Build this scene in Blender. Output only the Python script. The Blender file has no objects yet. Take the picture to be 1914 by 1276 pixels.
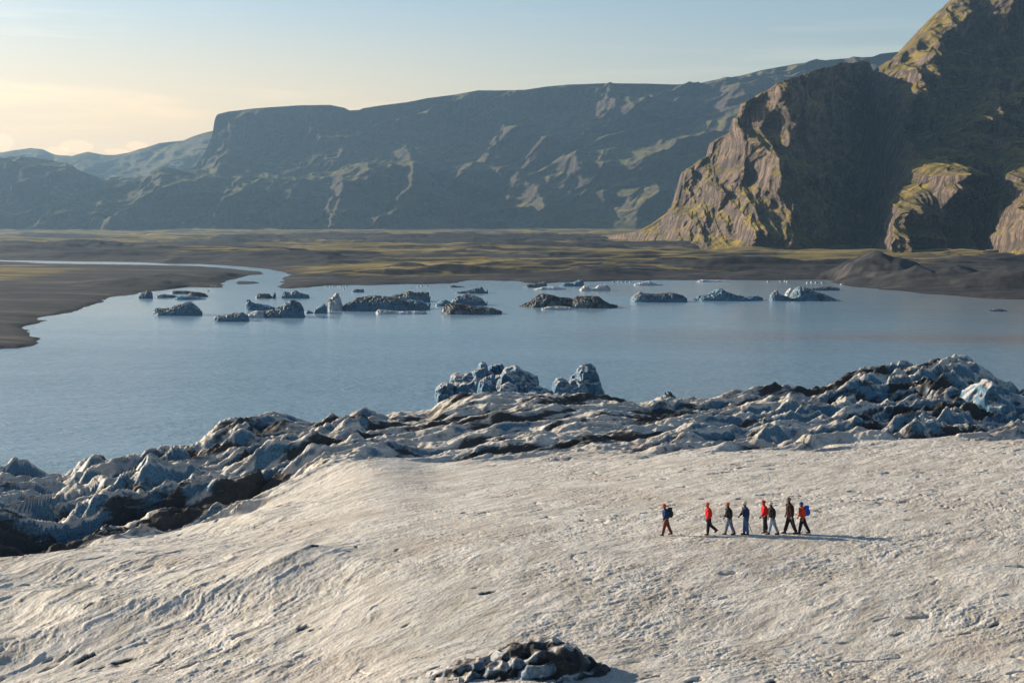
import bpy, math, random
import numpy as np
from mathutils import Vector, Matrix
R_ = math.radians
scene = bpy.context.scene
C = scene.collection

# ------------------------------------------------------------------ camera
H = 40.0                       # camera height above the lake
FPX = 2630.0                   # focal length in photo pixels (photo 1914 wide)
PITCH = math.atan(233.0 / FPX)
cam_d = bpy.data.cameras.new('camera')
cam_d.sensor_width = 36.0
cam_d.lens = 36.0 * FPX / 1914.0
cam_d.clip_start = 0.5
cam_d.clip_end = 60000.0
cam = bpy.data.objects.new('camera', cam_d)
C.objects.link(cam)
cam.location = (0, 0, H)
cam.rotation_euler = (math.pi / 2 - PITCH, 0, 0)
scene.camera = cam
scene.render.resolution_x = 1024
scene.render.resolution_y = 682

# ------------------------------------------------------------------ sun and sky
SUN_EL = R_(19.5)
SUN_AZ = R_(22.0)              # degrees beyond straight left
sdir = Vector((-math.cos(SUN_EL) * math.cos(SUN_AZ), math.cos(SUN_EL) * math.sin(SUN_AZ), math.sin(SUN_EL)))
sun_d = bpy.data.lights.new('sun', 'SUN')
sun_d.energy = 4.8
sun_d.angle = R_(0.5)
sun_d.color = (1.0, 0.86, 0.68)
sun = bpy.data.objects.new('sun', sun_d)
C.objects.link(sun)
sun.location = (0, 0, 500)
sun.rotation_euler = sdir.to_track_quat('Z', 'Y').to_euler()

world = bpy.data.worlds.new('World')
scene.world = world
world.use_nodes = True
SKY_STRENGTH = 0.105
scene.view_settings.view_transform = 'Standard'
scene.view_settings.look = 'None'
scene.view_settings.exposure = 0.6
scene.view_settings.gamma = 1.0


class NT:
    """tiny node-tree helper"""
    def __init__(s, tree):
        s.t = tree

    def n(s, kind, props=None, **ins):
        nd = s.t.nodes.new(kind)
        for k, v in (props or {}).items():
            setattr(nd, k, v)
        for k, v in ins.items():
            key = int(k[1:]) if (k[0] == 'i' and k[1:].isdigit()) else k.replace('_', ' ')
            sock = nd.inputs[key]
            if isinstance(v, bpy.types.NodeSocket):
                s.t.links.new(v, sock)
            else:
                sock.default_value = v
        return nd

    def math(s, op, a, b=None, c=None, clamp=False):
        nd = s.t.nodes.new('ShaderNodeMath')
        nd.operation = op
        nd.use_clamp = clamp
        for i, v in enumerate((a, b, c)):
            if v is None:
                continue
            if isinstance(v, bpy.types.NodeSocket):
                s.t.links.new(v, nd.inputs[i])
            else:
                nd.inputs[i].default_value = v
        return nd.outputs[0]

    def mix(s, f, a, b, blend='MIX'):
        nd = s.t.nodes.new('ShaderNodeMix')
        nd.data_type = 'RGBA'
        nd.blend_type = blend
        for sock, v in ((nd.inputs[0], f), (nd.inputs[6], a), (nd.inputs[7], b)):
            if isinstance(v, bpy.types.NodeSocket):
                s.t.links.new(v, sock)
            else:
                sock.default_value = v if isinstance(v, (int, float)) else (*v, 1.0)[:4]
        return nd.outputs[2]

    def ramp(s, f, lo, hi, a=0.0, b=1.0):
        nd = s.t.nodes.new('ShaderNodeMapRange')
        nd.interpolation_type = 'SMOOTHSTEP'
        s.t.links.new(f, nd.inputs[0])
        nd.inputs[1].default_value = lo
        nd.inputs[2].default_value = hi
        nd.inputs[3].default_value = a
        nd.inputs[4].default_value = b
        return nd.outputs[0]

    def noise(s, vec, scale, detail=4.0, rough=0.55, dist=0.0, sx=(1, 1, 1), rot=(0, 0, 0)):
        if sx != (1, 1, 1) or rot != (0, 0, 0):
            # rotate first, then stretch
            m0 = s.n('ShaderNodeVectorRotate', {'rotation_type': 'EULER_XYZ'}, Vector=vec, Rotation=rot)
            m1 = s.n('ShaderNodeVectorMath', {'operation': 'MULTIPLY'}, i0=m0.outputs[0], i1=sx)
            vec = m1.outputs[0]
        nd = s.n('ShaderNodeTexNoise', None, Vector=vec, Scale=scale, Detail=detail, Roughness=rough, Distortion=dist)
        return nd.outputs[0]


# --- world: Nishita sky, a warm band low towards the sun, thin streaky cirrus
w = NT(world.node_tree)
world.node_tree.nodes.clear()
tc = w.n('ShaderNodeTexCoord').outputs['Generated']
sky = w.n('ShaderNodeTexSky', {'sky_type': 'NISHITA', 'sun_disc': False, 'sun_elevation': SUN_EL,
                              'sun_rotation': R_(-90.0) + SUN_AZ, 'altitude': 100.0, 'air_density': 1.0,
                              'dust_density': 1.0, 'ozone_density': 2.5})
nrm = w.n('ShaderNodeVectorMath', {'operation': 'NORMALIZE'}, i0=tc).outputs[0]
sep = w.n('ShaderNodeSeparateXYZ', None, i0=nrm)
zz = sep.outputs[2]
dotn = w.n('ShaderNodeVectorMath', {'operation': 'DOT_PRODUCT'}, i0=nrm,
           i1=(-math.cos(SUN_AZ), math.sin(SUN_AZ), 0.0)).outputs['Value']
toward = w.ramp(dotn, 0.0, 0.78)
low = w.ramp(zz, 0.0, 0.17, 1.0, 0.0)
SKY_TINT = (1.04, 0.99, 0.93)
base = w.mix(1.0, sky.outputs[0], SKY_TINT, 'MULTIPLY')
low2 = w.ramp(zz, 0.0, 0.20, 1.0, 0.0)
base = w.mix(w.math('MULTIPLY', low2, w.ramp(dotn, -0.5, 0.6, 0.25, 1.0)), base, w.mix(1.0, base, (1.28, 1.06, 0.88), 'MULTIPLY'))
warm_f = w.math('MULTIPLY', toward, low, clamp=True)
base = w.mix(w.math('MULTIPLY', warm_f, 0.92), base, (9.8, 6.1, 2.7))
base = w.mix(w.ramp(zz, 0.16, 0.42), base, w.mix(1.0, base, (0.28, 0.42, 0.56), 'MULTIPLY'))
proj = w.n('ShaderNodeVectorMath', {'operation': 'MULTIPLY'}, i0=nrm, i1=(1.0, 1.0, 14.0)).outputs[0]
ci = w.noise(proj, 2.4, 6, 0.6, 0.5)
ci = w.math('MULTIPLY', w.ramp(ci, 0.44, 0.70, 0.0, 0.7), w.ramp(zz, 0.03, 0.09), clamp=True)
cbright = w.mix(1.0, base, (1.5, 1.28, 1.12), 'MULTIPLY')
base = w.mix(ci, base, cbright)
# small bright cumulus heads just above the far hills on the left
puff = w.noise(nrm, 46.0, 5, 0.5)
for (cx, cy, rx, ry) in ((2, 268, 24, 14), (150, 276, 26, 11), (116, 284, 20, 7), (262, 274, 18, 8), (222, 284, 22, 5)):
    dx = (cx - 957) / FPX
    dy = (405 - cy) / FPX
    v = Vector((dx, 1.0, dy)).normalized()
    s1 = w.math('DIVIDE', w.math('SUBTRACT', sep.outputs[0], v.x), rx / FPX)
    s2 = w.math('DIVIDE', w.math('SUBTRACT', zz, v.z), ry / FPX)
    r2 = w.math('ADD', w.math('MULTIPLY', s1, s1), w.math('MULTIPLY', s2, s2))
    r2 = w.math('ADD', r2, w.math('MULTIPLY', w.math('SUBTRACT', puff, 0.5), 2.4))
    m = w.math('MULTIPLY', w.ramp(r2, 0.75, 1.15, 1.0, 0.0), w.ramp(sep.outputs[1], 0.2, 0.4))
    base = w.mix(w.math('MULTIPLY', m, 0.75), base, w.mix(1.0, base, (1.25, 1.18, 1.12), 'MULTIPLY'))
bg = w.n('ShaderNodeBackground', None, Color=base, Strength=SKY_STRENGTH)
wo = w.n('ShaderNodeOutputWorld', None, Surface=bg.outputs[0])

# ------------------------------------------------------------------ numpy noise
rng = np.random.RandomState(7)
PERM = rng.permutation(4096).astype(np.int64)
G2 = rng.uniform(0, 2 * np.pi, 4096)
G2 = np.stack([np.cos(G2), np.sin(G2)], 1)
G3 = rng.normal(size=(4096, 3)); G3 /= np.linalg.norm(G3, axis=1)[:, None]
RND = rng.uniform(0, 1, (4096, 4))


def hsh(i, j, k=0):
    return PERM[(PERM[(PERM[i & 4095] + j) & 4095] + k) & 4095]


def fade(t):
    return t * t * t * (t * (t * 6 - 15) + 10)


def perlin(x, y, seed=0):
    xi = np.floor(x).astype(np.int64); yi = np.floor(y).astype(np.int64)
    xf = x - xi; yf = y - yi
    u = fade(xf); v = fade(yf)
    def g(a, b):
        h = G2[hsh(xi + a, yi + b, seed)]
        return h[..., 0] * (xf - a) + h[..., 1] * (yf - b)
    n0 = g(0, 0) * (1 - u) + g(1, 0) * u
    n1 = g(0, 1) * (1 - u) + g(1, 1) * u
    return (n0 * (1 - v) + n1 * v) * 1.5


def perlin3(x, y, z, seed=0):
    xi = np.floor(x).astype(np.int64); yi = np.floor(y).astype(np.int64); zi = np.floor(z).astype(np.int64)
    xf = x - xi; yf = y - yi; zf = z - zi
    u = fade(xf); v = fade(yf); t = fade(zf)
    r = 0
    for a in (0, 1):
        for b in (0, 1):
            for c in (0, 1):
                h = G3[hsh(xi + a + seed * 57, yi + b, zi + c)]
                g = h[..., 0] * (xf - a) + h[..., 1] * (yf - b) + h[..., 2] * (zf - c)
                r = r + g * (u if a else 1 - u) * (v if b else 1 - v) * (t if c else 1 - t)
    return r * 1.5


def fbm(x, y, oct=4, seed=0, gain=0.5, lac=2.03):
    r = 0; a = 1.0
    for o in range(oct):
        r = r + a * perlin(x, y, seed + o)
        x = x * lac + 13.7; y = y * lac + 7.1; a *= gain
    return r


def ridged(x, y, oct=4, seed=0, gain=0.5, lac=2.05):
    r = 0; a = 1.0; wgt = 1.0
    for o in range(oct):
        n = 1 - np.abs(perlin(x, y, seed + o)) * 1.6
        n = n * n * wgt
        wgt = np.clip(n * 1.6, 0, 1)
        r = r + a * n
        x = x * lac + 3.1; y = y * lac + 9.2; a *= gain
    return r


def fbm3(x, y, z, oct=4, seed=0, gain=0.5):
    r = 0; a = 1.0
    for o in range(oct):
        r = r + a * perlin3(x, y, z, seed + o)
        x = x * 2.03 + 5.2; y = y * 2.03 + 1.7; z = z * 2.03 + 8.3; a *= gain
    return r


def blocks(x, y, seed=0, tilt=0.9):
    """broken-block relief: every cell gets its own height and tilt, cracks between"""
    xi = np.floor(x).astype(np.int64); yi = np.floor(y).astype(np.int64)
    f1 = np.full(x.shape, 9.0); f2 = np.full(x.shape, 9.0)
    hv = np.zeros(x.shape)
    for a in (-1, 0, 1):
        for b in (-1, 0, 1):
            h = RND[hsh(xi + a, yi + b, seed)]
            dx = x - (xi + a + h[..., 0]); dy = y - (yi + b + h[..., 1])
            d = np.sqrt(dx * dx + dy * dy)
            ht = h[..., 2] + tilt * ((h[..., 3] - 0.5) * 1.3 * dx + (h[..., 2] * 7 % 1 - 0.5) * dy)
            closer = d < f1
            f2 = np.where(closer, f1, np.minimum(f2, d))
            hv = np.where(closer, ht, hv)
            f1 = np.where(closer, d, f1)
    return hv, f2 - f1


def sstep(a, b, x):
    t = np.clip((x - a) / (b - a), 0, 1)
    return t * t * (3 - 2 * t)


# ------------------------------------------------------------------ lens geometry: angles only, used to lay out distances
def dirpx(px, py):
    cx = (np.asarray(px, float) - 957.0) / FPX
    cy = (638.0 - np.asarray(py, float)) / FPX
    dy = math.cos(PITCH) + cy * math.sin(PITCH)
    dz = -math.sin(PITCH) + cy * math.cos(PITCH)
    return cx / dy, dz / dy          # x and z per metre of forward distance


def colx(px):                        # bearing only (taken on the horizon row)
    return dirpx(px, 405.0)[0]


def zat(py, Y):
    return H + dirpx(957, py)[1] * Y


def gy(py, z=0.0):                   # forward distance at which a level ground at z shows on row py
    return (z - H) / dirpx(957, py)[1]


def interp(px, pts):
    a = np.array(pts, float)
    return np.interp(px, a[:, 0], a[:, 1])


# ------------------------------------------------------------------ object helpers
def setp(o, label=None, cat=None, group=None, kind=None):
    if label: o['label'] = label
    if cat: o['category'] = cat
    if group: o['group'] = group
    if kind: o['kind'] = kind
    return o


def mesh_np(name, verts, faces, mat, parent=None, smooth=True, attrs=None):
    me = bpy.data.meshes.new(name)
    verts = np.ascontiguousarray(verts, dtype=np.float32).reshape(-1, 3)
    faces = np.ascontiguousarray(faces, dtype=np.int32)
    nf, k = faces.shape
    me.vertices.add(len(verts)); me.vertices.foreach_set('co', verts.ravel())
    me.loops.add(nf * k); me.loops.foreach_set('vertex_index', faces.ravel())
    me.polygons.add(nf)
    me.polygons.foreach_set('loop_start', np.arange(0, nf * k, k, dtype=np.int32))
    me.polygons.foreach_set('loop_total', np.full(nf, k, dtype=np.int32))
    me.polygons.foreach_set('use_smooth', np.full(nf, smooth))
    me.update(calc_edges=True)
    for an, av in (attrs or {}).items():
        at = me.attributes.new(an, 'FLOAT', 'POINT')
        at.data.foreach_set('value', np.ascontiguousarray(av, dtype=np.float32).ravel())
    me.materials.append(mat)
    o = bpy.data.objects.new(name, me)
    C.objects.link(o)
    if parent is not None:
        o.parent = parent
    return o


def grid_faces(nr, nc, wrap=False):
    i = np.arange(nr - 1)[:, None]; j = np.arange(nc - 1)[None, :]
    a = i * nc + j
    return np.stack([a, a + 1, a + nc + 1, a + nc], -1).reshape(-1, 4)


# ------------------------------------------------------------------ materials
def new_mat(name):
    m = bpy.data.materials.new(name)
    m.use_nodes = True
    m.node_tree.nodes.clear()
    return m, NT(m.node_tree)


def finish(m, t, col, rough=0.8, normal=None, spec=0.3, **kw):
    b = t.n('ShaderNodeBsdfPrincipled')
    def put(k, v):
        if isinstance(v, bpy.types.NodeSocket):
            m.node_tree.links.new(v, b.inputs[k])
        elif isinstance(v, (tuple, list)):
            b.inputs[k].default_value = (*v, 1.0)[:4]
        else:
            b.inputs[k].default_value = v
    put('Base Color', col); put('Roughness', rough); put('Specular IOR Level', spec)
    if normal is not None: put('Normal', normal)
    for k, v in kw.items(): put(k.replace('_', ' '), v)
    t.n('ShaderNodeOutputMaterial', None, Surface=b.outputs[0])
    return m


def ice_mat(name, dirt=0.5, blue=1.0, scale=1.0, cream=(0.75, 0.685, 0.57), streak_rot=R_(58), attr=True, dust=1.0):
    m, t = new_mat(name)
    geo = t.n('ShaderNodeNewGeometry')
    P = geo.outputs['Position']
    nz = t.n('ShaderNodeSeparateXYZ', None, i0=geo.outputs['Normal']).outputs[2]
    big = t.noise(P, 0.09 * scale, 4, 0.6)
    med = t.noise(P, 0.7 * scale, 5, 0.65)
    fine = t.noise(P, 6.0 * scale, 5, 0.7)
    strk = t.noise(P, 1.1 * scale, 5, 0.65, 0.4, sx=(0.22, 1.0, 1.0), rot=(0, 0, -streak_rot))
    grit = t.noise(P, 2.6 * scale, 4, 0.75, 0.2, sx=(0.4, 1.0, 1.0), rot=(0, 0, -streak_rot))
    c_lo = tuple(v * f for v, f in zip(cream, (0.66, 0.65, 0.63)))
    c_hi = tuple(min(0.85, v * f) for v, f in zip(cream, (1.13, 1.15, 1.19)))
    col = t.mix(t.ramp(strk, 0.33, 0.68), c_lo, c_hi)
    col = t.mix(t.ramp(med, 0.45, 0.72, 0.0, 0.45), col, (0.62, 0.63, 0.60))     # cleaner, greyer ice
    col = t.mix(t.ramp(big, 0.50, 0.68, 0.0, 0.5), col, (0.52, 0.43, 0.34))
    col = t.mix(t.ramp(grit, 0.57, 0.74, 0.0, 0.62 * dust), col, (0.14, 0.115, 0.095))  # ash grains
    col = t.mix(t.ramp(fine, 0.54, 0.72, 0.0, 0.42 * dust), col, (0.16, 0.135, 0.115))
    # steep faces: bare blue ice, its colour deepened to stand in for shade
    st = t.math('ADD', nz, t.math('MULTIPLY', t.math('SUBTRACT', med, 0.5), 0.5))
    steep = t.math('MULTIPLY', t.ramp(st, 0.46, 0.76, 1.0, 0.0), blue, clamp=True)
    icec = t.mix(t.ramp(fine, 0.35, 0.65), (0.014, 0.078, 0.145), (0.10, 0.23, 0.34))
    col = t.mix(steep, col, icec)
    # black ash bands and debris
    if attr:
        d = t.n('ShaderNodeAttribute', {'attribute_name': 'debris'}).outputs['Fac']
    else:
        d = t.math('ADD', dirt, 0.0)
    dn = t.noise(P, 0.8 * scale, 6, 0.72, 0.6, sx=(0.22, 1.0, 0.9), rot=(0, 0, -R_(38)))
    dd = t.math('ADD', t.math('ADD', dn, t.math('MULTIPLY', d, 0.55)), -0.55)
    df = t.ramp(dd, 0.12, 0.26, 0.0, 0.94)
    ash = t.mix(t.ramp(fine, 0.35, 0.7), (0.008, 0.008, 0.010), (0.034, 0.030, 0.028))
    col = t.mix(df, col, ash)
    hgt = t.math('ADD', t.math('MULTIPLY', strk, 0.5), t.math('ADD', t.math('MULTIPLY', grit, 0.3), t.math('MULTIPLY', fine, 0.16)))
    bmp = t.n('ShaderNodeBump', None, Strength=0.9, Distance=0.22 / scale, Height=hgt)
    return finish(m, t, col, t.math('ADD', t.math('MULTIPLY', df, 0.3), 0.5), bmp.outputs[0], 0.35)


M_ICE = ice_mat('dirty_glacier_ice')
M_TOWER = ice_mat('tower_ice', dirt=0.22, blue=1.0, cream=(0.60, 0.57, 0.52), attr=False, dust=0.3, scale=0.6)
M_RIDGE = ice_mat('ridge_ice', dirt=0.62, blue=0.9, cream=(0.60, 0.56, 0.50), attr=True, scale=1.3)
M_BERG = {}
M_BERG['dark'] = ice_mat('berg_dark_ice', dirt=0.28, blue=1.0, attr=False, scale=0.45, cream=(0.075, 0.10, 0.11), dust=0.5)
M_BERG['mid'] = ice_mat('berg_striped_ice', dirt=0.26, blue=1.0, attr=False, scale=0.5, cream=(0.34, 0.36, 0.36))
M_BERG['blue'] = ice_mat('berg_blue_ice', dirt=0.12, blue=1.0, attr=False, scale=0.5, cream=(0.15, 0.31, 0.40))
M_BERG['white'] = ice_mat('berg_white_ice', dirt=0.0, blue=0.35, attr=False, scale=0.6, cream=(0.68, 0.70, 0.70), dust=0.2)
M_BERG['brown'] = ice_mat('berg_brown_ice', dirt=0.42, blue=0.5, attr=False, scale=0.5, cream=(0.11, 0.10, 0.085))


def hill_mat(name, s=1.0, rockc=((0.035, 0.032, 0.030), (0.12, 0.095, 0.082)), grassc=((0.062, 0.068, 0.024), (0.20, 0.175, 0.062)), lo=0.62, hi=0.80):
    m, t = new_mat(name)
    geo = t.n('ShaderNodeNewGeometry')
    P = geo.outputs['Position']
    nz = t.n('ShaderNodeSeparateXYZ', None, i0=geo.outputs['Normal']).outputs[2]
    big = t.noise(P, 0.006 * s, 5, 0.6)
    med = t.noise(P, 0.03 * s, 6, 0.68)
    fine = t.noise(P, 0.16 * s, 5, 0.72)
    strat = t.noise(P, 0.02 * s, 5, 0.7, 0.3, sx=(0.35, 0.35, 2.4))
    ribs = t.noise(P, 0.06 * s, 5, 0.7, 0.2, sx=(1.0, 1.0, 0.18))
    rock = t.mix(t.ramp(ribs, 0.36, 0.66), rockc[0], rockc[1])
    rock = t.mix(t.ramp(strat, 0.45, 0.62, 0.0, 0.6), rock, (0.075, 0.066, 0.058))
    gr = t.mix(t.ramp(med, 0.35, 0.65), grassc[0], grassc[1])
    gr = t.mix(t.ramp(big, 0.42, 0.62, 0.0, 0.7), gr, (0.085, 0.075, 0.045))
    gr = t.mix(t.ramp(fine, 0.50, 0.72, 0.0, 0.6), gr, (0.045, 0.048, 0.022))
    f = t.math('ADD', nz, t.math('MULTIPLY', t.math('SUBTRACT', med, 0.5), 0.55))
    f = t.math('ADD', f, t.math('MULTIPLY', t.math('SUBTRACT', fine, 0.5), 0.35))
    col = t.mix(t.ramp(f, lo, hi), rock, gr)
    hgt = t.math('ADD', t.math('MULTIPLY', ribs, 0.5), t.math('ADD', t.math('MULTIPLY', med, 0.5), t.math('MULTIPLY', fine, 0.25)))
    bmp = t.n('ShaderNodeBump', None, Strength=1.0, Distance=9.0 / s, Height=hgt)
    return finish(m, t, col, 0.95, bmp.outputs[0], 0.15)


M_HILL = hill_mat('moss_and_scree')
M_CLIFF = hill_mat('cliff_rock_and_grass', 1.7, rockc=((0.04, 0.034, 0.03), (0.27, 0.20, 0.155)), grassc=((0.065, 0.062, 0.018), (0.33, 0.24, 0.06)), lo=0.50, hi=0.66)

# ground of the valley floor
M_GROUND, t = new_mat('gravel_and_grass_plain')
geo = t.n('ShaderNodeNewGeometry'); P = geo.outputs['Position']
px_, py_, pz_ = t.n('ShaderNodeSeparateXYZ', None, i0=P).outputs[:3]
g_attr = t.n('ShaderNodeAttribute', {'attribute_name': 'grass'}).outputs['Fac']
band = t.noise(P, 0.011, 6, 0.62, 0.5, sx=(0.16, 1.0, 1.0))
fine = t.noise(P, 0.12, 5, 0.75, 0.0, sx=(0.4, 1.0, 1.0))
patch = t.noise(P, 0.03, 5, 0.7, sx=(0.3, 1, 1))
gv = t.mix(t.ramp(fine, 0.3, 0.7), (0.018, 0.020, 0.024), (0.062, 0.060, 0.060))
gv = t.mix(t.ramp(patch, 0.52, 0.66, 0.0, 0.6), gv, (0.16, 0.135, 0.11))
gs = t.mix(t.ramp(patch, 0.35, 0.65), (0.085, 0.075, 0.030), (0.34, 0.26, 0.09))
gnz = t.n('ShaderNodeSeparateXYZ', None, i0=geo.outputs['Normal']).outputs[2]
gf = t.math('ADD', t.math('MULTIPLY', band, 1.0), t.math('MULTIPLY', t.math('SUBTRACT', fine, 0.5), 0.25))
gf = t.math('MULTIPLY', t.ramp(t.math('ADD', gf, t.math('MULTIPLY', g_attr, 0.35)), 0.62, 0.74), t.ramp(g_attr, 0.0, 0.25))
gf = t.math('MULTIPLY', gf, t.ramp(gnz, 0.965, 0.992))
col = t.mix(gf, gv, gs)
wet = t.ramp(pz_, 0.0, 0.5, 1.0, 0.0)
col = t.mix(t.math('MULTIPLY', wet, 0.7), col, (0.028, 0.024, 0.022))
bmp = t.n('ShaderNodeBump', None, Strength=0.8, Distance=2.5, Height=t.math('ADD', t.math('MULTIPLY', patch, 0.6), t.math('MULTIPLY', fine, 0.4)))
finish(M_GROUND, t, col, 0.92, bmp.outputs[0], 0.2)

# silty meltwater
M_WATER, t = new_mat('silty_lake_water')
P = t.n('ShaderNodeNewGeometry').outputs['Position']
w1 = t.noise(P, 0.9, 3, 0.6, 0.2, sx=(0.45, 1, 1), rot=(0, 0, R_(12)))
w2 = t.noise(P, 0.16, 4, 0.6, 0.3, sx=(0.4, 1, 1), rot=(0, 0, R_(-8)))
calm = t.noise(P, 0.010, 4, 0.6, 0.6, sx=(0.22, 1, 1), rot=(0, 0, R_(4)))
silt = t.noise(P, 0.006, 3, 0.5, 0.5, sx=(0.5, 1, 1))
hgt = t.math('ADD', w1, t.math('MULTIPLY', w2, 1.6))
sepw = t.n('ShaderNodeSeparateXYZ', None, i0=P)
stg = t.ramp(sepw.outputs[1], 250.0, 640.0, 0.62, 0.10)
stg = t.math('MULTIPLY', stg, t.ramp(calm, 0.35, 0.65, 0.55, 1.15))
bmp = t.n('ShaderNodeBump', None, Strength=stg, Distance=0.9, Height=hgt)
siltx = t.math('ADD', t.math('MULTIPLY', t.ramp(silt, 0.46, 0.66), t.ramp(sepw.outputs[0], -10.0, 60.0)), t.ramp(sepw.outputs[0], 110.0, 260.0, 0.0, 0.8), clamp=True)
col = t.mix(siltx, (0.24, 0.38, 0.48), (0.26, 0.27, 0.28))
finish(M_WATER, t, col, 0.16, bmp.outputs[0], 0.5, IOR=1.333)

# ------------------------------------------------------------------ lake water
LW = 9000.0
wt = mesh_np('water', [(-LW, -200, 0), (LW, -200, 0), (LW, 9500, 0), (-LW, 9500, 0)], [(0, 1, 2, 3)], M_WATER)
setp(wt, kind='structure')

# ------------------------------------------------------------------ valley floor with the lake basin and the river cut into it
def poly_world(pts):
    a = np.array(pts, float)
    Y = gy(a[:, 1])
    return np.stack([colx(a[:, 0]) * Y, Y], 1)


def sdist(x, y, poly):
    """signed distance to polygon, negative inside; y is squeezed so banks look alike from all sides"""
    d = np.full(x.shape, 1e9); inside = np.zeros(x.shape, bool)
    n = len(poly)
    for i in range(n):
        ax, ay = poly[i]; bx, by = poly[(i + 1) % n]
        ex, ey = bx - ax, by - ay
        tt = np.clip(((x - ax) * ex + (y - ay) * ey) / (ex * ex + ey * ey + 1e-9), 0, 1)
        d = np.minimum(d, np.hypot(x - ax - tt * ex, y - ay - tt * ey))
        c = ((ay > y) != (by > y)) & (x < (bx - ax) * (y - ay) / (by - ay + 1e-12) + ax)
        inside ^= c
    return np.where(inside, -d, d)


LAKE = [(-700, 700), (-700, 668), (-200, 662), (0, 655), (50, 648), (88, 636), (96, 632), (72, 624), (60, 612), (60, 599), (85, 590),
        (130, 581), (182, 571), (186, 561), (240, 550), (300, 542), (335, 536), (400, 538), (500, 541), (560, 538),
        (620, 534), (700, 532), (800, 531), (850, 528), (872, 523), (960, 524), (1000, 528), (1100, 527), (1200, 525),
        (1300, 523), (1400, 523), (1560, 524), (1572, 532), (1640, 540), (1720, 546), (1780, 552), (1840, 556),
        (1914, 558), (2300, 566), (2700, 570), (2700, 1010), (-700, 1010)]
RIVER = [(-60, 484), (18, 486.5), (226, 489.5), (371, 493.5), (451, 497.5), (501, 503.5), (546, 513), (527, 519), (524, 527), (516, 545),
         (414, 545), (416, 531), (421, 525), (441, 520), (466, 514), (489, 512.5), (481, 508.5), (441, 503), (376, 498.5),
         (251, 495.3), (100, 493.5), (18, 489.5), (-60, 487)]
BAR = [(436, 529), (452, 525), (480, 526), (486, 528.5), (465, 531), (440, 531.5)]
lake_w, river_w, bar_w = poly_world(LAKE), poly_world(RIVER), poly_world(BAR)

ncol = 1150
pxs = np.linspace(-420, 2330, ncol)
rows = np.concatenate([np.linspace(760, 660, 20), np.linspace(659, 540, 190), np.linspace(539.4, 431, 330)])
Yr = np.concatenate([gy(rows), np.linspace(4100, 9000, 24)])
PX, YY = np.meshgrid(pxs, Yr)
XX = colx(PX) * YY
wx = XX + 6 * perlin(XX / 22, YY / 40, 3) + 2.0 * perlin(XX / 6, YY / 10, 4)
wy = YY + 14 * perlin(XX / 35, YY / 60, 5) + 3 * perlin(XX / 8, YY / 12, 6)
sl = sdist(wx, wy, lake_w)
sr = sdist(XX + 2 * perlin(XX / 15, YY / 20, 8), YY + 10 * perlin(XX / 40, YY / 50, 9), river_w)
sb = sdist(wx, YY, bar_w)
sd = np.minimum(sl, sr)
sd = np.where(sb < 0, np.maximum(sd, -sb * 0.6), sd)
zz_ = np.where(sd < 0, np.maximum(sd * 0.05, -2.5), 0)
land = np.clip(sd, 0, None)
rise = 0.9 * (1 - np.exp(-land / 4.0)) + 1.6 * (1 - np.exp(-land / 60.0))
rise = np.where(sr < sl, 0.7 * (1 - np.exp(-land / 6.0)) + 1.6 * (1 - np.exp(-land / 90.0)), rise)
am = sstep(4, 90, land)
und = 4.2 * (ridged(XX / 420 + 3, YY / 105, 3, 21) - 0.75) * am + 1.1 * fbm(XX / 120, YY / 34, 3, 31) * am + 0.35 * fbm(XX / 25, YY / 12, 3, 37) * sstep(0, 12, land)
def saw(per, seed, st):
    ph = YY / per + 0.9 * fbm(XX / (per * 3.2), YY / (per * 1.6), 4, seed)
    f = ph - np.floor(ph)
    am_ = np.clip(0.55 + 0.9 * perlin(XX / (per * 3.5), np.floor(ph) * 2.3, seed + 7), 0, 1.4)
    return np.where(f < st, fade(f / st), 1 - (f - st) / (1 - st)) * am_
und = und + (3.6 * saw(170, 811, 0.09) + 1.8 * saw(62, 831, 0.12)) * am + 0.7 * saw(24, 851, 0.2) * sstep(8, 60, land)
frontl = sstep(640, 520, PX) * (YY < gy(interp(PX, [(0, 488), (450, 500), (546, 515), (700, 530)])) + 30)
und = und * np.where(frontl > 0, 1 - frontl * (1 - 0.55 * sstep(30, 420, sr)), 1)
zland = rise + np.maximum(und, -rise * 0.75)
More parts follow.
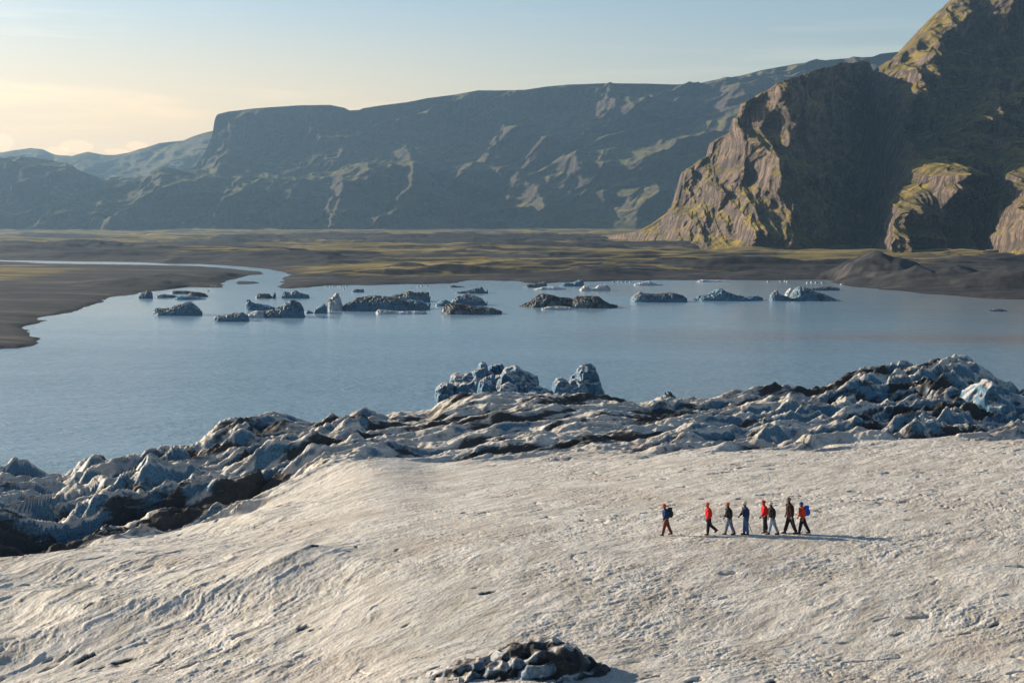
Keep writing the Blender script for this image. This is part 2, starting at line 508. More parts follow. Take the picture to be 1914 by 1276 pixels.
# moraine heaps and low banks
def mound(cx, cy, rx, ry, h, p=1.0, z0=0.0):
    Yc = gy(cy, z0); Xc = colx(cx) * Yc
    q = np.sqrt(((XX - Xc) / rx) ** 2 + ((YY - Yc) / ry) ** 2)
    q = q + 0.10 * fbm(XX / 22, YY / 34, 3, 50)
    return h * np.clip(1 - q, 0, 1) ** p
hp = 0
for a in ((1640, 524, 34, 60, 18, 0.95, 0), (1716, 534, 26, 50, 9, 1.0, 0), (1600, 527, 22, 40, 5, 1.0, 0),
          (1790, 535, 40, 50, 9, 0.9, 0), (1860, 538, 40, 50, 8, 0.8, 0), (1940, 538, 50, 50, 9, 0.8, 0), (2050, 538, 70, 70, 10, 0.8, 0),
          (140, 468, 70, 130, 9.5, 0.8, 0), (60, 472, 60, 90, 5, 0.8, 0), (330, 491, 30, 40, 3.4, 0.8, 0),
          (620, 449, 230, 300, 7.5, 0.7, 0), (820, 452, 200, 300, 8, 0.7, 0), (1010, 452, 160, 260, 8, 0.7, 0),
          (400, 518, 40, 34, 2.6, 0.8, 0), (360, 522, 34, 28, 3.0, 0.8, 0), (250, 535, 40, 40, 3.5, 0.8, 0), (310, 526, 40, 40, 3.5, 0.8, 0),
          (700, 517, 60, 22, 2.8, 0.7, 0), (860, 515, 50, 22, 2.6, 0.7, 0), (1000, 512, 90, 30, 3.0, 0.7, 0), (1130, 512, 70, 30, 3.0, 0.7, 0),
          (1260, 506, 100, 40, 4.0, 0.7, 0), (1420, 508, 100, 40, 5.0, 0.7, 0), (1540, 512, 60, 30, 4.0, 0.7, 0),
          (1180, 466, 160, 60, 7, 0.7, 0), (1000, 470, 160, 50, 6, 0.7, 0)):
    hp = np.maximum(hp, mound(*a))
hp = hp * (1 + 0.10 * fbm(XX / 12, YY / 22, 3, 61)) * sstep(-2, 10, land)
zland = zland + hp
grass = sstep(25, 160, land) * (1 - sstep(0.8, 3.0, hp)) * (0.65 + 0.7 * perlin(XX / 300, YY / 300, 71))
# bright grass flat beyond the river mouth
gq = np.exp(-((PX - 740) / 190) ** 2 - ((YY - gy(508)) / 95) ** 2)
grass = np.clip(grass + 1.3 * gq, 0, 1.6)
zz_ = np.where(sd < 0, zz_, zland)
zz_ = np.where(YY < 330, -3, zz_)
ground = mesh_np('ground', np.stack([XX, YY, zz_], -1), grid_faces(*XX.shape), M_GROUND, attrs={'grass': grass})
setp(ground, kind='structure')

# ------------------------------------------------------------------ hills: sheets lofted through contour lines (row, distance)
def hill_sheet(name, pxs, curves, nrows, disp, mat, blur=0):
    K = len(curves)
    Ys, Zs = [], []
    for (yp, Yp, mode) in curves:
        Yk = interp(pxs, Yp)
        if mode == 'z': zk = interp(pxs, yp)
        else: zk = zat(interp(pxs, yp), Yk)
        Ys.append(Yk); Zs.append(zk)
    Yl, Zl, Sl = [], [], []
    for k in range(K - 1):
        for i in range(nrows[k]):
            f = i / nrows[k]
            Yl.append(Ys[k] * (1 - f) + Ys[k + 1] * f); Zl.append(Zs[k] * (1 - f) + Zs[k + 1] * f); Sl.append(k + f)
    Yl.append(Ys[-1]); Zl.append(Zs[-1]); Sl.append(K - 1.0)
    Y = np.array(Yl); Z = np.array(Zl); S = np.array(Sl)[:, None] * np.ones_like(Y)
    for _ in range(blur):
        Y[1:-1] = (Y[:-2] + Y[1:-1] * 2 + Y[2:]) / 4
        Z[1:-1] = (Z[:-2] + Z[1:-1] * 2 + Z[2:]) / 4
    PXg = pxs[None, :] * np.ones_like(Y)
    dY, dZ = disp(PXg, Y, Z, S)
    Y2 = Y + dY
    X2 = colx(PXg) * Y        # keep the bearing, push in depth
    o = mesh_np(name, np.stack([X2, Y2, Z + dZ], -1), grid_faces(*Y.shape), mat)
    setp(o, kind='structure')
    return o


# far low hills on the left
def disp_far(PX, Y, Z, S):
    X = colx(PX) * Y
    a = sstep(0, 0.4, S)
    return 120 * fbm(X / 300, Z / 120, 4, 101) * a * sstep(2.2, 1.6, S), (26 * fbm(X / 330, Y / 330, 5, 111) * a * (1 - 0.75 * np.exp(-((S - 2) / 0.25) ** 2)))
px_far = np.linspace(-700, 700, 620)
hill_sheet('far_hills', px_far, [
    ([(-700, -5), (700, -5)], [(-700, 6150), (700, 6000)], 'z'),
    ([(-700, 350), (0, 345), (240, 352), (420, 330), (700, 330)], [(-700, 6400), (0, 6400), (300, 6200), (700, 6050)], 'p'),
    ([(-700, 262), (-300, 275), (-100, 284), (0, 285), (36, 281), (60, 277.5), (84, 281), (106, 290), (140, 293), (166, 284), (188, 287), (215, 288),
      (245, 284), (300, 267), (345, 262), (382, 247), (420, 238), (500, 232), (700, 225)], [(-700, 6900), (0, 6900), (300, 6600), (700, 6200)], 'p'),
    ([(-700, 60), (700, 60)], [(-700, 8300), (700, 8300)], 'z')], [60, 110, 30], disp_far, M_HILL)


# plateau, its lower front ridge and the long spur that climbs to the right
def disp_main(PX, Y, Z, S):
    X = colx(PX) * Y
    a = sstep(0, 0.25, S)
    crest = np.exp(-((S - 2) / 0.14) ** 2) * 0.6 + np.exp(-((S - 7) / 0.16) ** 2) * 0.95
    keep = 1 - np.clip(crest, 0, 0.95)
    gul = ridged((X - 1.3 * Z) / 330 + Y / 1500, Z / 330 + X / 700, 5, 121, 0.40) - 0.8
    lum = fbm(X / 260, Y / 200 + Z / 110, 5, 131, 0.42)
    cliff = fbm(X / 60, Z / 400, 4, 141) * sstep(5.9, 6.15, S) * sstep(7.1, 6.9, S)
    # benches: stepped strata in the face
    ter = np.abs(((Z + 18 * perlin(X / 260, Y / 260, 151)) / 42.0) % 1 - 0.5)
    dZ = (14 * gul + 17 * lum + 4 * fbm(X / 45, Y / 45, 4, 155)) * a * keep
    dY = (40 * cliff - 150 * gul + 46 * (ter - 0.25) * sstep(-0.3, 0.5, perlin(X / 300, Z / 200, 157)) - 34 * (ridged((X - 1.5 * Z) / 95, Z / 120 + X / 300, 4, 159) - 0.8) + 14 * fbm3(X / 70, Y / 70, Z / 50, 4, 158)) * a * keep
    return dY, dZ
px_main = np.linspace(-700, 2250, 1250)
C1 = [(-700, 300), (0, 309), (60, 306), (120, 312), (150, 335), (185, 351), (230, 340), (270, 328), (330, 318), (365, 321), (400, 331), (430, 327), (470, 326),
      (500, 332), (535, 347), (590, 332), (640, 326), (690, 304), (730, 300), (760, 296), (785, 303), (805, 330), (840, 362), (880, 372),
      (920, 360), (955, 340), (1000, 322), (1070, 285), (1120, 258), (1180, 240), (1300, 215), (1500, 170), (2250, 100)]
C4 = [(-700, 380), (250, 372), (330, 335), (365, 312), (385, 285), (399, 255), (404, 222), (409, 213), (430, 208), (480, 203), (560, 197), (620, 196.5), (645, 201), (655, 206), (673, 205), (680, 202),
      (720, 196), (760, 191), (800, 183), (850, 177), (895, 168.5), (930, 169), (980, 168.5), (1020, 162), (1060, 158.5), (1130, 156), (1200, 156), (1260, 158),
      (1300, 157), (1330, 150), (1380, 142), (1420, 131), (1480, 120), (1560, 111), (1625, 106), (1640, 100), (1690, 94), (1800, 80), (2250, 60)]
C3 = [(p, y + interp(p, [(-700, 20), (390, 20), (410, 58), (560, 62), (650, 40), (900, 30), (1100, 24), (1300, 22), (2250, 20)])) for p, y in C4]
def yoff(pts, px):
    return interp(px, pts)
NP = np.linspace(-700, 2250, 80)
BASEY = [(-700, 3850), (300, 3900), (800, 4050), (1200, 4120), (1600, 4150), (2250, 4250)]
DC1 = [(-700, 330), (0, 330), (150, 260), (690, 250), (790, 250), (860, 200), (960, 230), (1100, 380), (1300, 520), (2250, 600)]
DC2 = [(-700, 700), (100, 640), (690, 430), (800, 420), (880, 300), (1000, 380), (1200, 560), (2250, 760)]
DC3 = [(-700, 1000), (400, 820), (650, 800), (900, 760), (1100, 760), (1300, 820), (2250, 1000)]
C2 = [(p, y + interp(p, [(-700, -2), (0, -4), (150, -10), (185, -18), (330, 4), (400, -14), (520, -12), (640, -12), (690, 20), (790, 30), (860, 4), (950, -6), (2250, -10)])) for p, y in C1]
def YB(p, *terms):
    return interp(p, BASEY) + sum(interp(p, t_) * w_ for t_, w_ in terms)
def mixy(p, f, dy):
    return interp(p, C2) * (1 - f) + interp(p, C3) * f + dy
bench = [(-700, 0), (560, 0), (760, 7), (1000, 14), (1300, 16), (2250, 16)]
hill_sheet('hills', px_main, [
    ([(-700, -6), (2250, -6)], BASEY, 'z'),
    ([(p, y + interp(p, [(-700, 34), (800, 30), (860, 20), (1000, 34), (2250, 40)])) for p, y in C1], [(p, YB(p, (DC1, 1)) + 10) for p in NP], 'p'),
    (C1, [(p, YB(p, (DC1, 1)) + 190) for p in NP], 'p'),
    (C2, [(p, YB(p, (DC2, 1)) + 190) for p in NP], 'p'),
    ([(p, mixy(p, 0.45, 0.0)) for p in NP], [(p, YB(p, (DC2, 0.62), (DC3, 0.38)) + 130) for p in NP], 'p'),
    ([(p, mixy(p, 0.52, -interp(p, bench))) for p in NP], [(p, YB(p, (DC2, 0.38), (DC3, 0.62)) + 160) for p in NP], 'p'),
    (C3, [(p, YB(p, (DC3, 1)) + 190) for p in NP], 'p'),
    (C4, [(p, YB(p, (DC3, 1)) + 235) for p in NP], 'p'),
    ([(-700, 40), (300, 40), (420, 330), (2250, 360)], [(-700, 6500), (2250, 6700)], 'z')],
    [120, 45, 25, 65, 25, 70, 45, 30], disp_main, M_HILL)


# the near headland and the mountain on the right: bearing, height row and depth
def cliff_sheet():
    pxs = np.linspace(1120, 2420, 980)
    NR = 620
    top = interp(pxs, [(1120, 441), (1160, 439), (1200, 432), (1225, 420), (1240, 408), (1262, 388), (1272, 372), (1277, 320), (1284, 314), (1304, 305), (1324, 294), (1336, 288), (1340, 262), (1360, 250), (1378, 240), (1383, 216), (1398, 206), (1404, 184), (1425, 172),
                       (1445, 160), (1475, 146), (1520, 132), (1570, 117), (1595, 114), (1622, 114), (1628, 128), (1632, 160), (1637, 166), (1642, 150), (1650, 128), (1670, 108), (1690, 96), (1712, 80),
                       (1735, 52), (1745, 40), (1760, 22), (1780, 0), (1800, -22), (1850, -60), (1914, -95), (2050, -150), (2200, -190), (2420, -210)])
    top = top + 3.0 * fbm(pxs / 30, pxs * 0 + 0.5, 4, 281, 0.6) * sstep(1200, 1260, pxs) + 6 * fbm(pxs / 70, pxs * 0 + 2.5, 3, 285, 0.6) * sstep(1660, 1720, pxs)
    bot = interp(pxs, [(1120, 446), (1200, 450), (1300, 462), (1450, 470), (1600, 492), (1700, 502), (1914, 512), (2420, 520)])
    T = np.linspace(0, 1, NR)[:, None]
    PY = bot[None] * (1 - T) + top[None] * T
    PX = pxs[None] * np.ones_like(PY)
    # depth control grid  rows at py, columns at px
    gx = np.array([1120, 1200, 1260, 1320, 1400, 1450, 1490, 1530, 1575, 1610, 1640, 1680, 1720, 1780, 1840, 1880, 1914, 2000, 2150, 2420], float)
    gr = {500: [1750, 1720, 1660, 1600, 1520, 1500, 1500, 1560, 1620, 1660, 1590, 1400, 1400, 1400, 1420, 1250, 1190, 1220, 1300, 1400],
          450: [2250, 1960, 1800, 1690, 1590, 1560, 1570, 1640, 1720, 1790, 1690, 1440, 1500, 1560, 1600, 1360, 1250, 1280, 1350, 1450],
          400: [2300, 2050, 1860, 1740, 1630, 1590, 1610, 1700, 1800, 1950, 1790, 1520, 1490, 1580, 1640, 1460, 1290, 1330, 1400, 1500],
          330: [2350, 2100, 1930, 1810, 1690, 1640, 1670, 1750, 1850, 2010, 1880, 1700, 1630, 1530, 1580, 1660, 1540, 1500, 1500, 1600],
          260: [2400, 2200, 2030, 1870, 1725, 1690, 1720, 1790, 1890, 2060, 1930, 1800, 1785, 1770, 1720, 1710, 1750, 1780, 1800, 1850],
          190: [2500, 2300, 2150, 1920, 1700, 1730, 1765, 1815, 1920, 2110, 1970, 1880, 1872, 1865, 1855, 1850, 1855, 1870, 1890, 1930],
          110: [2600, 2400, 2300, 2150, 1770, 1785, 1810, 1850, 1940, 2160, 2040, 1985, 1980, 1972, 1965, 1960, 1960, 1965, 1975, 2010],
          -220: [2900, 2800, 2700, 2600, 2400, 2200, 2150, 2150, 2200, 2350, 2400, 2380, 2375, 2370, 2365, 2360, 2360, 2365, 2380, 2420]}
    rk = sorted(gr)
    cols = np.stack([np.interp(pxs, gx, gr[k]) for k in rk])       # rows x px
    # interpolate over py per column
    Y = np.empty_like(PY)
    rka = np.array(rk, float)
    idx = np.clip(np.searchsorted(rka, PY) - 1, 0, len(rk) - 2)
    f = np.clip((PY - rka[idx]) / (rka[idx + 1] - rka[idx]), 0, 1)
    jj = np.arange(PY.shape[1])[None, :] * np.ones_like(idx)
    Y = cols[idx, jj] * (1 - f) + cols[idx + 1, jj] * f
    # horizontal smoothing
    for _ in range(5):
        Y[:, 1:-1] = (Y[:, :-2] + 2 * Y[:, 1:-1] + Y[:, 2:]) / 4
    Z = H + dirpx(957, PY)[1] * Y
    X = colx(PX) * Y
    a = sstep(0, 0.06, T) * (0.75 + 0.25 * sstep(1.0, 0.96, T))
    a = a * sstep(1130, 1240, PX)
    rib = ridged(X / 34 + 0.3 * perlin(X / 50, Z / 50, 205), Z / 210 + X / 300, 4, 201) - 0.8      # vertical ribs of columnar rock
    slant = ridged((X - 0.55 * Z) / 75, (Z + 0.55 * X) / 260, 4, 211) - 0.8                       # grassy ramps climbing right
    strat = fbm(X / 260, Z / 17, 3, 221)
    lump = fbm3(X / 60, Y / 60, Z / 60, 5, 231)
    # grassy ledges: terraces lean the face back in steps
    zt = Z + 10 * perlin(X / 70, Z / 90, 241) + 0.25 * X
    fr = (zt / 31.0) % 1.0
    step = np.where(fr < 0.42, fr / 0.42, 1 - (fr - 0.42) / 0.58)       # goes back on the ledge, forward up the wall
    dY = -(16 * rib + 22 * slant + 4 * strat) - 17 * lump + (19 + 4 * sstep(1640, 1730, PX)) * (step - 0.5) * np.clip(0.7 + 1.2 * perlin(X / 80, Z / 60, 245), 0.1, 1.6) - 5 * fbm3(X / 14, Y / 14, Z / 14, 4, 261)
    dY = dY - 46 * (ridged((X + 0.25 * Z) / 62 + 0.3 * perlin(X / 80, Z / 80, 207), Z / 230 + 3, 3, 206, 0.45) - 0.8) * sstep(1225, 1270, PX) * sstep(1500, 1440, PX)
    dY = dY * (1 + 0.25 * sstep(1630, 1720, PX)) - 9 * (ridged(X / 11 + 0.5 * perlin(X / 20, Z / 20, 271), Z / 60, 3, 275) - 0.8) * sstep(0.75, 0.3, T) * (1 - 0.9 * np.exp(-((PX - 1575) / 55) ** 4))
    dY = dY - 70 * (ridged((X - 0.75 * Z) / 190, (Z + 0.6 * X) / 520, 4, 291, 0.45) - 0.8) * sstep(1640, 1740, PX) * sstep(400, 280, PY)
    # the gully right of the headland
    dY = dY * a
    Y2 = Y + dY
    # back of the mountain
    nb = 30
    back_Y = np.linspace(1, nb, nb)[:, None] * 45 + Y2[-1][None]
    bl = np.linspace(0, 1, nb)[:, None]
    drop = np.where(pxs[None] < 1640, np.clip(bl * 5.0, 0, 1), bl ** 1.2)
    back_Z = Z[-1][None] - drop * (Z[-1][None] + 3)
    Xa = np.vstack([X, np.repeat(X[-1][None], nb, 0)])
    Ya = np.vstack([Y2, back_Y]); Za = np.vstack([Z, back_Z])
    # small skirt under the ground
    Xa = np.vstack([Xa[0][None], Xa]); Ya = np.vstack([Ya[0][None] - 20, Ya]); Za = np.vstack([Za[0][None] * 0 - 4, Za])
    o = mesh_np('mountain', np.stack([Xa, Ya, Za], -1), grid_faces(*Xa.shape), M_CLIFF)
    setp(o, kind='structure')
cliff_sheet()

# ------------------------------------------------------------------ glacier
E = [(-500, 1120), (-200, 1070), (0, 1035), (100, 1018), (230, 1000), (300, 990), (430, 955), (520, 915), (600, 888), (680, 862), (740, 862), (800, 872), (900, 865), (1000, 862), (1150, 856), (1300, 845), (1500, 836), (1700, 826), (1914, 822), (2400, 815)]
S_ = [(-500, 850), (-100, 848), (0, 852), (50, 848), (85, 862), (118, 872), (140, 850), (170, 838), (230, 838), (290, 818), (340, 806), (380, 796), (430, 778), (470, 774), (540, 768), (600, 770), (650, 756), (690, 768), (712, 778), (735, 758), (800, 766), (830, 746), (850, 737), (920, 731),
      (1000, 733), (1060, 739), (1130, 741), (1180, 746), (1200, 746), (1290, 742), (1330, 738), (1400, 724), (1450, 716), (1530, 706), (1590, 686), (1650, 670), (1700, 668), (1760, 662), (1800, 664), (1850, 690), (1890, 706), (1914, 702), (2100, 690), (2400, 690)]
EY = [(-500, 95), (0, 106), (230, 116), (430, 124), (680, 138), (900, 134), (1300, 132), (1914, 136), (2400, 138)]
SY = [(-500, 170), (0, 180), (118, 200), (200, 190), (600, 190), (900, 190), (1300, 195), (1600, 205), (1914, 210), (2400, 210)]


def smooth_pts(pts, wd):
    p = np.linspace(-500, 2400, 581)
    v = interp(p, pts)
    k = np.exp(-(np.arange(-40, 41) * 5.0 / wd) ** 2); k /= k.sum()
    v = np.convolve(np.pad(v, 40, mode='edge'), k, mode='valid')
    return list(zip(p, v))
E = smooth_pts(E, 45); S_ = smooth_pts([(p_, y_ + interp(p_, [(-500, 26), (640, 26), (760, 8), (1150, 6), (1350, 18), (1700, 40), (2400, 40)])) for p_, y_ in S_], 9); EY = smooth_pts(EY, 80); SY = smooth_pts(SY, 40)
gcurves = [
    ([(-500, 1700), (2400, 1700)], [(-500, 30), (2400, 31)]),
    ([(-500, 1276), (0, 1276), (957, 1276), (1914, 1276), (2400, 1276)], [(-500, 60), (0, 59), (957, 55), (1914, 54), (2400, 54)]),
    ([(-500, 1090), (2400, 1090)], [(-500, 84), (0, 83), (500, 72), (957, 69), (2400, 68)]),
    ([(-500, 1090), (-100, 1050), (0, 1042), (280, 1030), (957, 1000), (2400, 1000)], [(-500, 92), (0, 90), (500, 83), (957, 81), (1400, 79), (2400, 79)]),
    (E, EY),
    ([(p, y) for p, y in zip(np.linspace(-500, 2400, 60), [0.35 * interp(q, E) + 0.65 * interp(q, S_) for q in np.linspace(-500, 2400, 60)])],
     [(p, 0.5 * interp(p, EY) + 0.5 * interp(p, SY)) for p in np.linspace(-500, 2400, 60)]),
    (S_, SY)]
gK = len(gcurves)


def glacier_curves(px):
    Ys, Zs = [], []
    for (yp, Yp) in gcurves:
        Yk = interp(px, Yp); Ys.append(Yk); Zs.append(zat(interp(px, yp), Yk))
    Ys.append(Ys[-1] + 8); Zs.append(np.minimum(Zs[-1] - 4.5, 4.0))
    Ys.append(Ys[-1] + 6); Zs.append(np.full_like(Zs[-1], -4.0))
    return Ys, Zs


def blobs(PX, Y, Z):
    """hand-placed swells and pits of the ice: (px, py, width m, depth m, height m)"""
    X = colx(PX) * Y
    d = 0
    for (bx, by, rx, ry, h, Yb) in (
            (30, 975, 5.5, 8, -4.5, 118), (95, 960, 5, 5, 1.6, 118), (280, 905, 8, 9, 3.0, 150), (310, 968, 5, 5, -2.2, 124),
            (170, 900, 6, 8, -2.5, 150), (440, 790, 7, 7, 2.2, 180), (560, 880, 9, 16, 1.0, 150), (640, 870, 8, 14, 0.8, 150),
            (1740, 700, 12, 14, 1.5, 205), (1350, 800, 8, 8, -1.2, 175), (820, 862, 4, 3, -1.0, 150)):
        Xb = colx(bx) * Yb
        d = d + h * np.exp(-((X - Xb) / rx) ** 2 - ((Y - Yb) / ry) ** 2)
    return d


def glacier_disp(PX, Y, Zb, S):
    """S: curve parameter. returns dz, debris"""
    X = colx(PX) * Y
    # serac-zone weight
    se = sstep(3.92, 4.35, S + 0.12 * fbm(X / 12, Y / 12, 3, 301))
    leftw = sstep(900, 500, PX)
    # overlapping tilted slabs: gentle sunward backs, steep faces towards the lower right
    wl = sstep(900, 600, PX)
    def slabs(deg, per, seed, st=0.15):
        ca, sa = math.cos(math.radians(deg)), math.sin(math.radians(deg))
        u = ca * X + sa * Y; v = -sa * X + ca * Y
        ph = v / per + 0.70 * fbm(u / (per * 3.4), v / (per * 1.8), 2, seed) + 0.10 * fbm(u / (per * .9), v / (per * .7), 3, seed + 5)
        k = np.floor(ph); f = ph - k
        r = RND[hsh(k.astype(np.int64), np.floor(u / (per * 3.5) + 3 * RND[hsh(k.astype(np.int64), 3, seed)][..., 0]).astype(np.int64), seed)]
        amp = 0.65 + 0.7 * perlin(u / (per * 2.1), k * 1.7, seed + 9)
        h = np.where(f < st, f / st, 1 - ((f - st) / (1 - st)) ** 0.75)
        crack = np.exp(-(np.minimum(f, 1 - f) / 0.05) ** 2)
        return (h - 0.45) * amp, crack, u, v
    sA, kA, u, v = slabs(34, 8.0, 311)
    sB, kB, u3, v3 = slabs(52, 11.0, 431)
    s1 = sB * wl + sA * (1 - wl); k1 = kB * wl + kA * (1 - wl)
    sC, kC, _, _ = slabs(25, 2.9, 451)
    sD, kD, _, _ = slabs(44, 4.2, 471)
    s2 = sD * wl + sC * (1 - wl); k2 = kD * wl + kC * (1 - wl)
    sE, kE, _, _ = slabs(36, 1.15, 491)
    b1, c1 = blocks(X / 9.0 + 0.4 * fbm(X / 5, Y / 5, 2, 501), Y / 9.0 + 0.4 * fbm(X / 5, Y / 5, 2, 505), 5, 1.0)
    hum = ridged(u / 16, v / 10, 5, 511, 0.5) - 0.95
    rg = ridged(u / 15, v / 7, 5, 331, 0.45) - 0.8
    amp = interp(PX, [(-500, 3.6), (300, 3.4), (650, 2.2), (760, 1.1), (1100, 1.1), (1350, 2.1), (1750, 3.2), (2400, 3.4)])
    crest = sstep(5.4, 6.0, S) * 0.35
    ser = amp * (1.0 * s1 + 0.5 * s2 + 0.16 * sE + 0.10 * (b1 - 0.5) + 0.35 * hum + 0.25 * fbm(u / 22, v / 9, 4, 521) + 0.45 * (ridged(u / 20, v / 6.5, 4, 335, 0.5) - 0.95))
    ser = amp * 1.7 * np.tanh(ser / (amp * 1.7))
    dz = se * ser * (1 - crest * 0.5)
    # smooth ice: long swells plus melt rills, dimples
    pl = 1 - se
    dn = sstep(0.6, 1.2, S)
    def axes(deg):
        a2 = math.radians(deg)
        return np.cos(a2) * X + np.sin(a2) * Y, -np.sin(a2) * X + np.cos(a2) * Y + 0.5 * fbm(X / 3, Y / 3, 2, 341)
    uL, vL = axes(64); uR, vR = axes(27)
    wr = sstep(350, 1050, PX)
    def two(fn):
        return fn(uL, vL) * (1 - wr) + fn(uR, vR) * wr
    swell = 0.30 * fbm(X / 22, Y / 12, 3, 351) + leftw * 0.55 * (ridged(X / 30 + 4, Y / 17, 2, 361) - 0.9)
    rill = 0.05 * two(lambda u_, v_: ridged(u_ / 6.5, v_ / 1.5, 4, 371) - 0.8) * (0.45 + 0.8 * leftw)
    lump = (0.020 + 0.020 * sstep(-0.3, 0.4, perlin(X / 9, Y / 7, 377))) * two(lambda u_, v_: fbm(u_ / 0.9, v_ / 0.4, 5, 381, 0.75))
    pf = two(lambda u_, v_: fbm(u_ / 2.6, v_ / 0.9, 3, 391)) * (0.75 + 0.9 * np.clip(perlin(X / 14, Y / 10, 399) + 0.1, 0, 1))
    pf = pf * (1 - np.exp(-((X - 14) / 9) ** 2 - ((Y - 80) / 6) ** 2))
    pit = -0.22 * sstep(0.62, 0.95, pf)
    ck = np.abs(fbm(X / 17 + 0.2 * Y / 9, Y / 6.5, 4, 397, 0.55))
    pit = pit - 0.16 * np.exp(-(ck / 0.018) ** 2) * sstep(0.0, 0.35, perlin(X / 19, Y / 12, 398))
    near = sstep(700, 1150, PX) * 0.3
    dz = dz + pl * (swell * (0.25 + 0.75 * sstep(3.0, 2.6, S) + 0.5 * leftw) + rill + lump + pit * (0.6 + near))
    dz = dz + 0.10 * se * fbm(uL / 1.2, vL / 0.8, 4, 395, 0.65)
    dz = dz + blobs(PX, Y, Zb)
    # debris amount: in cracks, in the low parts of the serac zone, thinly elsewhere
    deb = se * (0.19 + 0.62 * fbm(u / 20, v / 5, 4, 401) + 0.35 * k1 + 0.2 * k2 - 0.28 * np.clip(s1, -.6, .6))
    deb = deb + se * 0.02 * leftw + se * 0.12 * sstep(1350, 1700, PX) + pl * (0.02 + 0.42 * sstep(0.55, 0.85, pf))
    deb = deb + 0.9 * np.exp(-((X - colx(30) * 118) / 5.5) ** 2 - ((Y - 118) / 8) ** 2)
    return dz, np.clip(deb, 0, 1.4)


def herm(Ys, Zs):
    """monotone-ish cubic tangents dz/dY at every contour"""
    m = []
    for k in range(len(Ys)):
        a = max(k - 1, 0); b = min(k + 1, len(Ys) - 1)
        m.append((Zs[b] - Zs[a]) / (Ys[b] - Ys[a]))
    m[-2] = m[-2] * 0; m[-1] = m[-1] * 0
    return m


def hz_eval(Y0, Y1, Z0, Z1, m0, m1, f):
    h = Y1 - Y0
    return (2 * f ** 3 - 3 * f ** 2 + 1) * Z0 + (f ** 3 - 2 * f ** 2 + f) * h * m0 + (-2 * f ** 3 + 3 * f ** 2) * Z1 + (f ** 3 - f ** 2) * h * m1


def glacier_at(px, Y):
    """height of the ice under bearing px at distance Y"""
    px = np.atleast_1d(np.asarray(px, float)); Y = np.atleast_1d(np.asarray(Y, float))
    Ys, Zs = glacier_curves(px)
    m = np.array(herm(Ys, Zs)); Ys = np.array(Ys); Zs = np.array(Zs)
    out = np.zeros_like(Y); s = np.zeros_like(Y)
    for i in range(len(Y)):
        k = int(np.clip(np.searchsorted(Ys[:, i], Y[i]) - 1, 0, len(Ys) - 2))
        f = (Y[i] - Ys[k, i]) / (Ys[k + 1, i] - Ys[k, i])
        s[i] = k + f
        out[i] = hz_eval(Ys[k, i], Ys[k + 1, i], Zs[k, i], Zs[k + 1, i], m[k, i], m[k + 1, i], f)
    dz, _ = glacier_disp(px, Y, out, s)
    return out + dz


def ice_point(px, py, y0=50, y1=230):
    """first point where the view ray of (px,py) meets the ice"""
    Y = np.linspace(y0, y1, 900)
    # keep bearing consistent for rows below the horizon
    zr = zat(py, Y)
    zi = glacier_at(np.full_like(Y, px), Y)
    k = np.argmax(zi >= zr)
    return np.array([colx(px) * Y[k], Y[k], zi[k]])


px_g = np.linspace(-260, 2180, 1420)
Ys, Zs = glacier_curves(px_g)
nr = [24, 220, 120, 250, 170, 120, 90, 16, 8]
hm = herm(Ys, Zs)
Yl, Zl, Sl = [], [], []
for k in range(len(Ys) - 1):
    for i in range(nr[k]):
        f = i / nr[k]
        Yl.append(Ys[k] * (1 - f) + Ys[k + 1] * f); Zl.append(hz_eval(Ys[k], Ys[k + 1], Zs[k], Zs[k + 1], hm[k], hm[k + 1], f)); Sl.append(k + f)
Yl.append(Ys[-1]); Zl.append(Zs[-1]); Sl.append(len(Ys) - 1.0)
GY = np.array(Yl); GZ = np.array(Zl); GS = np.array(Sl)[:, None] * np.ones_like(GY)
GPX = px_g[None] * np.ones_like(GY)
GX = colx(GPX) * GY
dz, deb = glacier_disp(GPX, GY, GZ, GS)
sew = sstep(3.9, 4.3, GS)
for _ in range(1):          # soften single-column teeth on the steep faces
    b_ = dz.copy()
    b_[:, 1:-1] = (dz[:, :-2] + 2 * dz[:, 1:-1] + dz[:, 2:]) / 4
    dz = dz * (1 - sew) + b_ * sew
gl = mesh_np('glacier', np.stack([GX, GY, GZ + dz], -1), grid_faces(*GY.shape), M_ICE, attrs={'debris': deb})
setp(gl, kind='structure')
del GX, dz, deb

